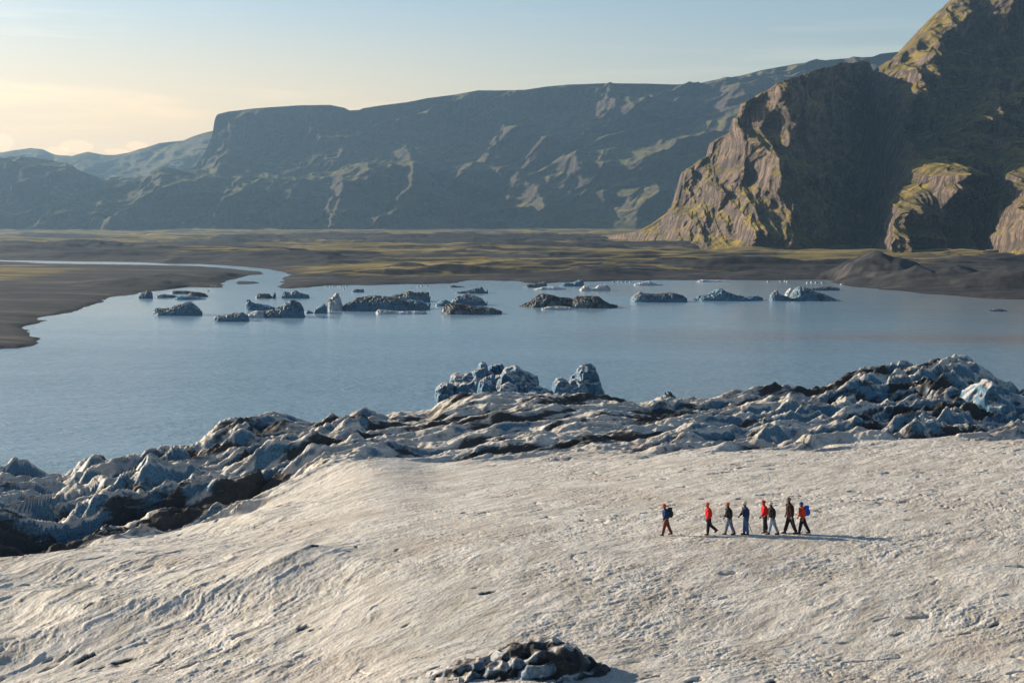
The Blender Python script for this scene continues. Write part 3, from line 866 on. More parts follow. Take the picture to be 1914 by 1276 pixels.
# ------------------------------------------------------------------ hull-shaped ice pieces (icebergs, towers, ridges)
def hull(name, prof, ybase, Y, depth, mat, seed=1, rough=0.16, nu=90, nv=44, sink=0.0, lean=0.0, zbase=None, pw=0.75, groove=0.0, ffreq=1.0, skew=0.0, attrs=None):
    """prof: list of (px, py) along the skyline; body arches from the front waterline over to the back"""
    prof = sorted(prof)
    p0, p1 = prof[0][0], prof[-1][0]
    px = np.linspace(p0, p1, nu)
    py = interp(px, prof)
    zb = zat(ybase, Y) if zbase is None else zbase
    hgt = np.maximum(zat(py, Y) - zb, 0.02) + sink
    zb = zb - sink
    Wd = (colx(p1) - colx(p0)) * Y
    th = np.linspace(0, math.pi, nv)
    TH, HG = np.meshgrid(th, hgt, indexing='ij')
    Xc = (colx(px) * Y)[None, :] * np.ones_like(TH)
    xn = (px - p0) / (p1 - p0)
    plan = np.sqrt(np.clip(1 - (2 * xn - 1) ** 4, 0.02, 1))[None, :]
    ridge_off = 0.25 * depth * fbm(xn * 3 + seed, xn * 0 + 0.3, 3, seed)[None, :]
    cs = np.cos(TH); sn = np.sin(TH)
    fd = depth * plan * (0.5 + 0.5 * np.minimum(1.0, HG / (hgt.max() * 0.5)))
    Yv = Y - fd * np.sign(cs) * np.abs(cs) ** 1.1 + ridge_off * sn
    Zv = zb + HG * sn ** pw
    Xv = Xc + lean * (Zv - zb) + skew * (Yv - Y)
    # displacement
    sc = ffreq * 3.2 / max(Wd, 1e-3) ** 0.5 / 2.2
    amp = rough * hgt.max()
    n1 = fbm3(Xv * sc, Yv * sc, Zv * sc * 1.3, 4, seed + 3, 0.45)
    n2 = 1 - 2 * np.abs(fbm3(Xv * sc * 1.6 + 7, Yv * sc * 1.6, Zv * sc * 1.6, 3, seed + 11, 0.42))
    nn = (0.5 * n1 + 1.1 * (n2 - 0.5)) * amp
    if groove:
        gg = np.abs(((Zv + 0.34 * (Yv - Y) - 0.30 * (Xv - Xc.mean()) + 0.22 * fbm(Xv / 1.1, Zv * 1.6, 4, seed)) / groove) % 1 - 0.5) * 2
        nn = nn - amp * 0.6 * (1 - gg) ** 2; gdeb = (1 - gg) ** 2
    edge = (sn ** 0.5)
    keep = 1 - 0.55 * np.clip(sn, 0, 1) ** 6
    Yv = Yv - nn * np.sign(cs + 1e-6) * np.abs(cs) ** 0.4 * edge
    Zv = Zv + nn * sn * keep * np.minimum(1, HG / (0.25 * hgt.max()))
    Xv = Xv + 0.6 * amp * fbm3(Xv * sc + 31, Yv * sc, Zv * sc, 4, seed + 17) * edge
    at = None
    if attrs is not None:
        at = {'debris': np.full(Xv.shape, attrs) + 0.45 * n1 + (0.55 * gdeb if groove else 0)}
    return mesh_np(name, np.stack([Xv, Yv, Zv], -1), grid_faces(*Xv.shape), mat, attrs=at)


# (profile, waterline row, depth m, kind, label)
BERGS = [
    ([(283, 584), (287, 576), (300, 577), (318, 575), (324, 571), (350, 564), (360, 572), (374, 583)], 590, 7, 'mid', 'iceberg with a striped blue wedge on its right and low brown end on its left'),
    ([(396, 600), (399, 591), (415, 588), (435, 585), (450, 584), (460, 590), (463, 600)], 601, 5, 'mid', 'low oblong dark blue iceberg nearest to the camera, left of the big jagged group'),
    ([(455, 590), (466, 584), (478, 580), (490, 583), (497, 592)], 594, 4, 'white', 'small pale hump of ice between the oblong berg and the jagged dark one'),
    ([(456, 575), (458, 561), (464, 560), (470, 567), (485, 569), (500, 572), (512, 576)], 580, 5, 'blue', 'blue iceberg with a raised horn at its left end, behind the jagged dark one'),
    ([(484, 590), (492, 582), (505, 579), (520, 575), (535, 566), (545, 561), (555, 566), (562, 575), (567, 590)], 594, 7, 'dark', 'jagged dark iceberg with a central peak and pale crest'),
    ([(560, 584), (575, 580), (590, 574), (605, 567), (609, 570), (607, 578), (585, 585)], 586, 4, 'blue', 'thin iceberg with a finger of ice rising to its right end'),
    ([(612, 560), (617, 556), (622, 553), (627, 548), (632, 550), (634, 562), (638, 576), (641, 580)], 581, 3, 'white', 'tall white pillar of ice standing at the left end of the long dark iceberg'),
    ([(630, 578), (645, 568), (655, 565), (668, 556), (700, 553), (720, 554), (745, 558), (760, 565), (775, 570), (800, 576)], 581, 9, 'dark', 'long dark rounded iceberg right of the white ice pillar'),
    ([(720, 560), (735, 552), (752, 549), (764, 544), (775, 547), (800, 547), (803, 553), (800, 562)], 565, 8, 'dark', 'dark iceberg with a humped top behind the long rounded one'),
    ([(740, 576), (752, 562), (770, 560), (790, 563), (803, 566), (800, 573)], 578, 5, 'blue', 'blue ice slab leaning on the right side of the long dark iceberg'),
    ([(700, 584), (706, 578), (725, 580), (745, 582), (775, 581), (797, 583)], 587, 3, 'white', 'flat pale ice floe in front of the long dark iceberg'),
    ([(811, 569), (822, 562), (832, 560), (843, 566), (845, 571)], 572, 4, 'blue', 'small blue iceberg to the left of the dark cluster with white crest'),
    ([(842, 564), (855, 553), (870, 550), (885, 552), (900, 558), (910, 563), (908, 568)], 571, 6, 'mid', 'iceberg with a white mottled crest behind the long brown whale-shaped one'),
    ([(824, 580), (828, 572), (845, 566), (870, 570), (890, 573), (920, 576), (938, 582)], 588, 7, 'brown', 'long brown whale-shaped iceberg with a blunt peak at its left'),
    ([(850, 546), (870, 544), (885, 540), (900, 536), (912, 540), (908, 547)], 548.5, 4, 'dark', 'dark spearhead-shaped iceberg alone behind the mottled cluster'),
    ([(972, 571), (985, 566), (998, 560), (1005, 552), (1015, 549), (1030, 551), (1045, 556), (1062, 557), (1075, 560), (1085, 568)], 575, 9, 'brown', 'left half of the long double-humped brown iceberg in mid lake'),
    ([(1062, 568), (1072, 560), (1078, 554), (1100, 553), (1118, 554), (1130, 562), (1142, 569), (1156, 571)], 576, 9, 'brown', 'right half of the long double-humped brown iceberg in mid lake'),
    ([(1012, 576), (1025, 572.5), (1045, 572), (1065, 574), (1080, 577)], 579, 2.5, 'white', 'low pale ice shelf at the foot of the double-humped iceberg'),
    ([(1178, 562), (1184, 553), (1196, 545), (1206, 548), (1225, 550), (1255, 547), (1275, 551), (1286, 558)], 565, 8, 'dark', 'dark loaf-shaped iceberg with a brown lump at its left end'),
    ([(1296, 559), (1310, 553), (1325, 550), (1340, 542), (1348, 539), (1360, 546), (1378, 552), (1395, 555), (1415, 553), (1428, 557)], 562.5, 7, 'blue', 'bright blue iceberg with a ridged triangular peak'),
    ([(1440, 560), (1445, 548), (1453, 541), (1458, 550), (1475, 555), (1484, 560)], 562.5, 4, 'mid', 'small iceberg with an upright tooth, left of the shadowed peak'),
    ([(1468, 555), (1474, 543), (1480, 538), (1484, 546), (1490, 556)], 560, 3, 'white', 'white upright ice fin between the toothed berg and the shadowed peak'),
    ([(1478, 558), (1486, 545), (1494, 536), (1505, 536), (1515, 541), (1530, 547), (1545, 551), (1566, 560)], 562.5, 8, 'mid', 'iceberg with a brown lit left face and long dark blue tail'),
    ([(1508, 540), (1530, 536.5), (1550, 535), (1570, 538), (1572, 542)], 543, 4, 'dark', 'low dark iceberg behind the one with the brown lit face'),
    ([(978, 535), (990, 531), (1005, 529), (1020, 526), (1022, 531)], 537, 4, 'dark', 'dark sloping iceberg at the left end of the far shore row'),
    ([(996, 541), (1015, 536), (1035, 535), (1058, 539)], 541.5, 4, 'white', 'flat pinkish ice floe in front of the far shore row'),
    ([(1045, 534), (1058, 528), (1070, 529), (1082, 523), (1091, 523), (1092, 531)], 535, 4, 'blue', 'blue iceberg with two humps at the far shore'),
    ([(1083, 542), (1092, 534), (1100, 533), (1106, 541)], 543.5, 3, 'white', 'left of two small bright blue-white domes near the far shore'),
    ([(1106, 543), (1118, 534), (1130, 531), (1138, 534), (1142, 541)], 543.5, 3, 'white', 'right and larger of two small bright blue-white domes near the far shore'),
    ([(1185, 531), (1198, 528), (1215, 525), (1222, 529), (1240, 532)], 533.5, 3, 'white', 'white flat iceberg on the far shore above the dark loaf-shaped one'),
    ([(1302, 525), (1315, 522.5), (1330, 524), (1345, 523.5), (1365, 526)], 527, 3, 'white', 'long thin white floe close under the far bank above the blue triangular berg'),
    ([(254, 555), (262, 548), (272, 543), (280, 546), (282, 556)], 558, 3, 'dark', 'small dark peaked iceberg furthest left by the left shore'),
    ([(316, 547), (322, 543), (345, 543.5), (370, 547)], 549, 3, 'dark', 'narrow dark floe at the back of the left shore cluster'),
    ([(345, 552), (355, 545), (368, 546), (378, 548), (386, 552)], 555, 3, 'brown', 'brown lumpy iceberg at the right of the left shore cluster'),
    ([(322, 557), (335, 553), (355, 553), (372, 557), (384, 559)], 560, 3, 'blue', 'flat blue floe at the front of the left shore cluster'),
    ([(289, 553), (300, 550), (318, 551), (332, 555)], 556.5, 2.5, 'dark', 'low dark floe in the middle of the left shore cluster'),
    ([(475, 555), (480, 549), (500, 549), (512, 546), (513, 551), (508, 556)], 557.5, 3, 'brown', 'small brown flat-topped iceberg alone in front of the river mouth'),
    ([(525, 555), (530, 545), (540, 548), (550, 542), (560, 548), (575, 551), (576, 556)], 557.5, 3.5, 'mid', 'small iceberg with brown and white crags right of the river mouth'),
    ([(655, 544), (665, 540), (672, 541), (678, 540), (680, 545)], 546, 2, 'dark', 'tiny dark spiky iceberg behind the white ice pillar'),
    ([(838, 535), (845, 533), (856, 534.5), (868, 536)], 537, 2, 'dark', 'tiny low dark floe under the bank behind the spearhead berg'),
    ([(1848, 581), (1865, 577), (1875, 577), (1888, 581)], 582, 2, 'dark', 'low dark sliver of ice alone in the brown water at far right'),
]
for i, (prof, yb, dep, kd, lab) in enumerate(BERGS):
    Yb = gy(yb, 0.0) + dep
    W = (prof[-1][0] - prof[0][0]) / FPX * Yb
    nu = int(np.clip((prof[-1][0] - prof[0][0]) * 1.2, 24, 170))
    # water line is z=0: profile rows measured at distance Yb
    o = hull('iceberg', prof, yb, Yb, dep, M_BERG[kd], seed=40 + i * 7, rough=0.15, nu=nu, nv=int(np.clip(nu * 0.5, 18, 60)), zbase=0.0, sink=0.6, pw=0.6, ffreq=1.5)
    setp(o, lab, 'iceberg', 'icebergs floating in the lagoon')

# tiny bright fragments along the far shore
def fragment(px, py, wpx, hpx, lab):
    Yb = gy(py)
    o = hull('ice_fragment', [(px - wpx / 2, py - 0.5), (px - wpx / 5, py - hpx), (px + wpx / 6, py - hpx * 0.8), (px + wpx / 2, py - 0.5)], py, Yb, max(0.8, wpx / FPX * Yb * 0.3),
             M_BERG['white'], seed=int(px), rough=0.3, nu=12, nv=10, zbase=0.0, sink=0.15)
    setp(o, lab, 'ice fragment', 'small ice fragments along the shores')
for px in np.linspace(606, 646, 9):
    fragment(px, 535.2 + 0.4 * math.sin(px), 5, 2.4, 'tiny pinkish ice fragment stranded in a row on the bank right of the river mouth')
for px, py in ((781, 536), (788, 535.4), (798, 535)):
    fragment(px, py, 5, 2.2, 'tiny white ice fragment under the bank behind the dark humped iceberg')
for px, py in ((1148, 527.5), (1158, 527), (1164, 527.6), (1172, 527.2), (1180, 527.8)):
    fragment(px, py, 7, 2.2, 'tiny white ice fragment on the far shoreline beside the white flat iceberg')
for px, py in ((1438, 527), (1462, 526.6), (1470, 526.2), (1474, 527)):
    fragment(px, py, 6, 2.4, 'tiny white ice fragment under the far bank above the toothed iceberg')
for px, py in ((1512, 529.5), (1520, 529), (1528, 529.3), (1540, 529.2)):
    fragment(px, py, 6, 3, 'tiny white ice fragment close behind the low dark iceberg at right')
fragment(1577, 532, 9, 2.2, 'white ice fragment at the left foot of the gravel heap')
fragment(1696, 539.5, 4, 2.4, 'lone white ice speck at the right foot of the gravel heap')
for px, py in ((386, 534.4), (393, 535), (400, 536.5)):
    fragment(px, py, 6, 2.4, 'tiny white ice fragment on the gravel spit left of the river mouth')
fragment(386, 544.5, 4, 2.6, 'dark-sided ice speck at the right of the left shore cluster')
fragment(642, 541, 3, 2, 'tiny ice speck just above the white ice pillar')

# ------------------------------------------------------------------ ice towers at the glacier margin
TOWERS = [
    ([(812, 742), (815, 722), (822, 717), (838, 716), (848, 722), (852, 742)], 752, 204, 2.6, 'short dark blue ice tower at the left end of the tower cluster'),
    ([(838, 735), (842, 706), (850, 701), (866, 703), (880, 696), (892, 686), (898, 677), (905, 680), (910, 690), (925, 700), (930, 740)], 752, 207, 4.0, 'tall ice tower with a pointed horn and sloping left shoulder'),
    ([(908, 700), (915, 685), (930, 682), (940, 683), (946, 700), (948, 730)], 745, 210, 3.0, 'block of ice with a notched flat top behind the horned tower'),
    ([(918, 735), (922, 700), (935, 700), (940, 690), (950, 686), (962, 684), (975, 692), (990, 700), (1006, 702), (1008, 720), (1010, 745)], 752, 205, 4.0, 'broad ice tower with a rounded blue top right of the horned tower'),
    ([(890, 740), (896, 714), (906, 704), (918, 701), (924, 712), (928, 740)], 750, 200, 2.2, 'pale grooved ice slab in front of the horned tower'),
    ([(968, 745), (972, 718), (985, 715), (1000, 720), (1015, 726), (1034, 733), (1036, 748)], 752, 202, 2.6, 'low dark ice lump at the right end of the tower cluster'),
    ([(925, 740), (934, 722), (950, 716), (962, 722), (975, 742)], 752, 197, 2.2, 'pale rounded ice hump at the foot of the broad tower'),
    ([(1062, 740), (1066, 712), (1072, 700), (1080, 692), (1092, 683), (1102, 681), (1112, 688), (1122, 704), (1130, 725), (1133, 748)], 752, 206, 3.4, 'tallest rounded ice fin standing apart, right of the tower cluster'),
    ([(1034, 742), (1037, 716), (1042, 708), (1050, 706), (1060, 712), (1072, 708), (1088, 710), (1100, 722), (1106, 748)], 754, 201, 3.0, 'lumpy lower ice tower leaning against the tall rounded fin'),
]
for i, (prof, yb, Yt, dep, lab) in enumerate(TOWERS):
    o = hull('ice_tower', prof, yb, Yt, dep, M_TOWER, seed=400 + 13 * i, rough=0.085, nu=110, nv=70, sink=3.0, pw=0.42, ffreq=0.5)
    setp(o, lab, 'ice tower', 'ice towers at the edge of the glacier')
# pointed fins and dark peaks in the broken zone
PEAKS = [
    ([(1765, 812), (1790, 770), (1815, 735), (1842, 706), (1858, 712), (1880, 722), (1905, 735), (1940, 745), (1990, 760), (2030, 800)], 835, 167, 5.0, 'largest sharp ice fin with a shadowed blue face at the right edge of the picture', 'ice_fin'),
    ([(1232, 752), (1242, 738), (1250, 730), (1262, 738), (1268, 752)], 756, 196, 1.6, 'small black ash pyramid on the skyline of the broken ice', 'ash_cone'),
    ([(688, 805), (696, 790), (706, 784), (718, 788), (726, 800), (730, 808)], 812, 178, 1.6, 'angular dark boulder on the brow of the smooth ice bulge', 'boulder'),
    ([(655, 805), (662, 793), (672, 788), (682, 794), (686, 808)], 812, 177, 1.4, 'smaller brown boulder to the left of the angular dark one', 'boulder'),
]
for i, (prof, yb, Yt, dep, lab, nm) in enumerate(PEAKS):
    base = yb
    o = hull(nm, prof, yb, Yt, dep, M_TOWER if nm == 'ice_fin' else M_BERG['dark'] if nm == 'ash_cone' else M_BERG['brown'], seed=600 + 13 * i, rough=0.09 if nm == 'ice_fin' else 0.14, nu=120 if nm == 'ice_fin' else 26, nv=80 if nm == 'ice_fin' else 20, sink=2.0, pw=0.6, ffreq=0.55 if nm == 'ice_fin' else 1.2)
    setp(o, lab, nm.replace('_', ' '))

# foreground ridge of ash-striped ice
rb = ice_point(920, 1278)
o = hull('ice_ridge', [(700, 1304), (748, 1282), (790, 1262), (840, 1243), (900, 1228), (950, 1214), (985, 1203), (1010, 1197), (1040, 1198), (1060, 1205), (1085, 1216), (1105, 1229), (1130, 1243), (1158, 1266), (1190, 1304)],
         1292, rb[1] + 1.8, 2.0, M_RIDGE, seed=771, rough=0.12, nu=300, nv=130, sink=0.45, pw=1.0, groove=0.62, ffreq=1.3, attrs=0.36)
setp(o, 'low ash-striped ridge of blue ice at the bottom of the picture', 'ice ridge')


# ------------------------------------------------------------------ people
def simple(name, col, rough=0.8, spec=0.2, v=0.25, sc=9.0):
    m, t = new_mat(name)
    P = t.n('ShaderNodeTexCoord').outputs['Object']
    nz_ = t.noise(P, sc, 4, 0.6)
    c = t.mix(t.ramp(nz_, 0.3, 0.7), tuple(x * (1 - v) for x in col), tuple(min(0.9, x * (1 + v)) for x in col))
    bp = t.n('ShaderNodeBump', None, Strength=0.5, Distance=0.02, Height=nz_)
    return finish(m, t, c, rough, bp.outputs[0], spec)

PAL = {'skin': (0.45, 0.26, 0.18), 'red': (0.62, 0.022, 0.02), 'orange_red': (0.55, 0.06, 0.025), 'black': (0.014, 0.013, 0.016), 'navy': (0.018, 0.03, 0.085),
       'blue': (0.012, 0.035, 0.11), 'maroon': (0.045, 0.016, 0.016), 'greyblue': (0.14, 0.19, 0.27), 'paleblue': (0.32, 0.40, 0.50), 'jean': (0.055, 0.13, 0.30),
       'brownred': (0.12, 0.035, 0.03), 'dark': (0.025, 0.022, 0.028), 'helmet_red': (0.5, 0.05, 0.03), 'helmet_orange': (0.55, 0.13, 0.06), 'helmet_white': (0.55, 0.52, 0.48),
       'helmet_grey': (0.16, 0.13, 0.12), 'helmet_blue': (0.02, 0.05, 0.35), 'pack_blue': (0.015, 0.09, 0.5), 'pack_dark': (0.016, 0.03, 0.035), 'boot': (0.05, 0.03, 0.025),
       'steel': (0.10, 0.10, 0.11), 'lime': (0.30, 0.42, 0.06), 'hair': (0.05, 0.03, 0.02), 'wood': (0.10, 0.05, 0.025)}
MATS = {}
def mt(k):
    if k not in MATS: MATS[k] = simple('cloth_' + k, PAL[k], 0.45 if 'helmet' in k or k == 'steel' else 0.85)
    return MATS[k]


def skinned(name, chains, mat, parent=None, sub=2, smooth=True):
    """chains: list of (points, radii, links); first chain's first vertex is the root. A chain may start on ('@', index) of the vertex list"""
    verts, rad, edges, roots = [], [], [], []
    for ch in chains:
        prev = None
        if ch[0][0] == '@':
            prev = ch[0][1]; pts = ch[1:]
        else:
            roots.append(len(verts)); pts = ch
        for p in pts:
            verts.append(p[:3]); rad.append(p[3] if len(p) == 4 else (p[3], p[4]))
            if prev is not None: edges.append((prev, len(verts) - 1))
            prev = len(verts) - 1
    me = bpy.data.meshes.new(name)
    me.from_pydata([tuple(v) for v in verts], edges, [])
    o = bpy.data.objects.new(name, me)
    C.objects.link(o)
    md = o.modifiers.new('skin', 'SKIN')
    md.use_smooth_shade = True
    lay = me.skin_vertices[0] if me.skin_vertices else None
    if lay is None:
        bm_ = __import__('bmesh').new(); bm_.from_mesh(me); bm_.verts.layers.skin.verify(); bm_.to_mesh(me); bm_.free()
        lay = me.skin_vertices[0]
    for i, r in enumerate(rad):
        lay.data[i].radius = (r, r) if not isinstance(r, tuple) else r
        if name in ('jacket', 'trousers'): lay.data[i].radius = [q * 1.4 for q in lay.data[i].radius]
        if name == 'body' and i < 5 or name == 'body' and i > 16: lay.data[i].radius = [q * 0.8 for q in lay.data[i].radius]
        lay.data[i].use_root = i in roots
    sm = o.modifiers.new('subsurf', 'SUBSURF'); sm.levels = sub; sm.render_levels = sub
    me.materials.append(mat)
    if parent is not None: o.parent = parent
    return o


def ell(name, c, r, mat, parent, cut=-2.0, nseg=20, nring=12, shape=None):
    th = np.linspace(0, math.pi, nring); ph = np.linspace(0, 2 * math.pi, nseg)
    T, P_ = np.meshgrid(th, ph, indexing='ij')
    x = np.sin(T) * np.cos(P_); y = np.sin(T) * np.sin(P_); z = np.cos(T)
    z = np.maximum(z, cut)
    if shape: x, y, z = shape(x, y, z)
    return mesh_np(name, np.stack([c[0] + r[0] * x, c[1] + r[1] * y, c[2] + r[2] * z], -1), grid_faces(nring, nseg), mat, parent)


def merge_np(name, parts, mat, parent):
    V, F, n = [], [], 0
    for v, f in parts:
        v = np.asarray(v, float).reshape(-1, 3); V.append(v); F.append(np.asarray(f) + n); n += len(v)
    return mesh_np(name, np.vstack(V), np.vstack(F), mat, parent)


def tube(pts, rads, n=8):
    pts = np.array(pts, float); V = []
    for i, p in enumerate(pts):
        d = pts[min(i + 1, len(pts) - 1)] - pts[max(i - 1, 0)]
        d /= np.linalg.norm(d) + 1e-9
        a = np.cross(d, [0, 0, 1.0] if abs(d[2]) < 0.9 else [0, 1.0, 0]); a /= np.linalg.norm(a)
        b = np.cross(d, a)
        for k in range(n + 1):
            t_ = 2 * math.pi * k / n
            V.append(p + rads[i] * (a * math.cos(t_) + b * math.sin(t_)))
    return np.array(V), grid_faces(len(pts), n + 1)


def ell_np(c, r, nseg=14, nring=9):
    th = np.linspace(0, math.pi, nring); ph = np.linspace(0, 2 * math.pi, nseg)
    T, P_ = np.meshgrid(th, ph, indexing='ij')
    return np.stack([c[0] + r[0] * np.sin(T) * np.cos(P_), c[1] + r[1] * np.sin(T) * np.sin(P_), c[2] + r[2] * np.cos(T)], -1).reshape(-1, 3), grid_faces(nring, nseg)


def seg(p, ang, L):
    """from p go down at ang from vertical; +ang = forward (-x)"""
    return (p[0] - math.sin(ang) * L, p[1], p[2] - math.cos(ang) * L)


def person(px, py, label, hpx, jacket, trousers, helmet, legs, arms, lean=4, pole=None, pack=None, longcoat=False, gaiters=None, harness=None, headtilt=10, hair=True):
    """walks towards -x. legs=(near thigh, near knee, far thigh, far knee) arms=(near upper, near elbow, far upper, far elbow) in degrees"""
    root = bpy.data.objects.new('person', None)
    C.objects.link(root)
    setp(root, label, 'person', 'people walking across the ice in a line')
    g = ice_point(px, py)
    sc = hpx / FPX * math.hypot(g[1], H - g[2]) / 1.83 / 0.975
    D = math.radians
    L1, L2 = 0.43, 0.42
    hipz = 0.0
    # feet decide the pelvis height
    lowz = []
    for th, kn in ((legs[0], legs[1]), (legs[2], legs[3])):
        lowz.append(math.cos(D(th)) * L1 + math.cos(D(th - kn)) * L2)
    pz = max(lowz) + 0.09
    pel = (0, 0, pz + 0.05)
    le = D(lean)
    up = lambda d: (-math.sin(le) * d, 0, pz + 0.05 + math.cos(le) * d)
    chest = up(0.32); neckb = up(0.50); neck = (neckb[0] - 0.03, 0, neckb[2] + 0.07)
    ht = D(headtilt)
    headc = (neck[0] - 0.03 - 0.05 * math.sin(ht), 0, neck[2] + 0.13)
    # joints
    J = {}
    for sname, sy, th, kn in (('n', -1, legs[0], legs[1]), ('f', 1, legs[2], legs[3])):
        hip = (0, sy * 0.095, pz)
        knee = seg(hip, D(th), L1); ank = seg(knee, D(th - kn), L2)
        J[sname] = (hip, knee, ank)
    A = {}
    for sname, sy, th, kn in (('n', -1, arms[0], arms[1]), ('f', 1, arms[2], arms[3])):
        sh = (neckb[0] + 0.0, sy * 0.19, neckb[2] - 0.03)
        el = seg((sh[0], sy * 0.235, sh[2]), D(th), 0.29); wr = seg(el, D(th + kn), 0.26)
        A[sname] = (sh, el, (wr[0], wr[1] - sy * 0.01, wr[2]))
    # --- body: one skin surface, root at the pelvis, fingers rooted in the palms
    ch = [[(*pel, 0.13), (*up(0.16), 0.12), (*chest, 0.14), (*neckb, 0.07), (*neck, 0.052)]]
    idx = 5
    for k in 'nf':
        hip, knee, ank = J[k]
        ch.append([('@', 0), (*hip, 0.085), (*seg(hip, 0, 0.0)[:2], hip[2] - 0.001, 0.085)][:2] + [(*[(a + b) / 2 for a, b in zip(hip, knee)], 0.075), (*knee, 0.055), (*[(a * 0.6 + b * 0.4) for a, b in zip(knee, ank)], 0.052), (*ank, 0.036), (ank[0] - 0.13, ank[1], ank[2] - 0.045, 0.03)])
        idx += 6
    for k in 'nf':
        sh, el, wr = A[k]
        d = np.array(wr) - np.array(el); d /= np.linalg.norm(d)
        palm = np.array(wr) + d * 0.07
        ch.append([('@', 3 if False else 2), (*sh, 0.058), (*el, 0.041), (*wr, 0.026), (*palm, 0.034, 0.018)])
    o = skinned('body', ch, mt('skin'), root)
    # head with a face, part of the body's look: ears, nose, brow
    hp_ = []
    hv_, hf_ = ell_np(headc, (0.095, 0.078, 0.12), 20, 14)
    dx_ = hv_ - np.array(headc)
    front = dx_[:, 0] < -0.03
    # jaw narrows, brow and chin come forward, eye sockets go in
    hv_[:, 1] = np.where(dx_[:, 2] < -0.04, headc[1] + dx_[:, 1] * 0.82, hv_[:, 1])
    hv_[:, 0] += np.where(front & (np.abs(dx_[:, 2] - 0.015) < 0.02) & (np.abs(np.abs(dx_[:, 1]) - 0.032) < 0.02), 0.010, 0)
    hv_[:, 0] -= np.where(front & (dx_[:, 2] < -0.07), 0.012, 0)
    hp_.append((hv_, hf_))
    hp_.append(ell_np((headc[0] - 0.100, 0, headc[2] - 0.018), (0.020, 0.013, 0.026)))     # nose
    hp_.append(ell_np((headc[0] - 0.088, 0, headc[2] - 0.060), (0.012, 0.026, 0.010)))     # mouth
    for sy in (-1, 1):
        hp_.append(ell_np((headc[0] + 0.006, sy * 0.079, headc[2] - 0.008), (0.018, 0.010, 0.030)))
        hp_.append(ell_np((headc[0] - 0.084, sy * 0.032, headc[2] + 0.014), (0.010, 0.013, 0.008)))
    merge_np('head', hp_, mt('skin'), o)
    # hands: palm plus five bent fingers each, curled when holding
    for k, sy in (('n', -1), ('f', 1)):
        sh, el, wr = A[k]
        d = np.array(wr) - np.array(el); d /= np.linalg.norm(d)
        side = np.array([-d[2], 0, d[0]])
        side = side if side[0] < 0 else -side              # forward edge of the hand
        inn = np.cross(d, side); inn = inn if inn[1] * sy < 0 else -inn
        w0 = np.array(wr)
        hand = [tube([w0, w0 + d * 0.03, w0 + d * 0.06, w0 + d * 0.095], [0.026, 0.036, 0.040, 0.030], 10)]
        for q, (off, L) in enumerate(((0.030, 0.068), (0.011, 0.078), (-0.008, 0.072), (-0.026, 0.055))):
            b0 = w0 + d * 0.085 + side * off
            b1_ = b0 + d * L * 0.42 + inn * 0.006; b2_ = b1_ + (d * 0.6 + inn * 0.8) * L * 0.36; b3_ = b2_ + (d * -0.1 + inn * 1.0) * L * 0.30
            hand.append(tube([b0 - d * 0.02, b0, b1_, b2_, b3_], [0.009, 0.0095, 0.009, 0.008, 0.006], 7))
        t0 = w0 + d * 0.03 + side * 0.028
        hand.append(tube([t0, t0 + side * 0.022 + d * 0.022 + inn * 0.01, t0 + side * 0.020 + d * 0.052 + inn * 0.026], [0.012, 0.011, 0.008], 7))
        merge_np('glove' if jacket in ('red', 'navy') else 'hand', hand, mt('skin') if jacket not in ('red', 'navy') else mt('dark'), o)
    # --- jacket
    hem = -0.16 if longcoat else -0.03
    jt = [[(*up(hem), 0.165, 0.150), (*up(0.12), 0.160, 0.150), (*chest, 0.185, 0.165), (*up(0.44), 0.15, 0.14), (*neckb, 0.085)]]
    jt.append([('@', 3), (*A['n'][0][:2], A['n'][0][2] - 0.01, 0.080), (*A['n'][1], 0.058), (*A['n'][2], 0.044)])
    jt.append([('@', 3), (*A['f'][0][:2], A['f'][0][2] - 0.01, 0.080), (*A['f'][1], 0.058), (*A['f'][2], 0.044)])
    jk = skinned('jacket', jt, mt(jacket), root)
    merge_np('collar', [tube([up(0.46), (neck[0] + 0.005, 0, neck[2] + 0.02)], [0.082, 0.070], 14)], mt(jacket), jk)
    # --- trousers
    tt = [[(*up(0.04), 0.145, 0.135), (0, 0, pz - 0.03, 0.13)]]
    for k in 'nf':
        hip, knee, ank = J[k]
        mid = [(a + b) / 2 for a, b in zip(hip, knee)]
        low = [(a * 0.25 + b * 0.75) for a, b in zip(knee, ank)]
        tt.append([('@', 1), (hip[0], hip[1], hip[2] - 0.09, 0.092), (*mid, 0.090), (*knee, 0.072), (*low, 0.066), (ank[0], ank[1], ank[2] + 0.02, 0.058)])
    tr = skinned('trousers', tt, mt(trousers), root)
    if gaiters:
        for k in 'nf':
            hip, knee, ank = J[k]
            low = [(a * 0.3 + b * 0.7) for a, b in zip(knee, ank)]
            merge_np('gaiter', [tube([[(a * 0.7 + b * 0.3) for a, b in zip(knee, ank)], low, ank], [0.073, 0.070, 0.062], 12)], mt(gaiters), root)
    if harness:
        hb = [tube([(0.15 * math.cos(a), 0.15 * math.sin(a), pz + 0.05) for a in np.linspace(0, 2 * math.pi, 17)], [0.018] * 17, 6)]
        for k in 'nf':
            hip, knee, ank = J[k]
            q = [(a * 0.75 + b * 0.25) for a, b in zip(hip, knee)]
            hb.append(tube([(q[0] + 0.098 * math.cos(a), q[1] + 0.098 * math.sin(a), q[2] + 0.03 * math.cos(a)) for a in np.linspace(0, 2 * math.pi, 13)], [0.014] * 13, 6))
        merge_np('harness', hb, mt(harness), root)
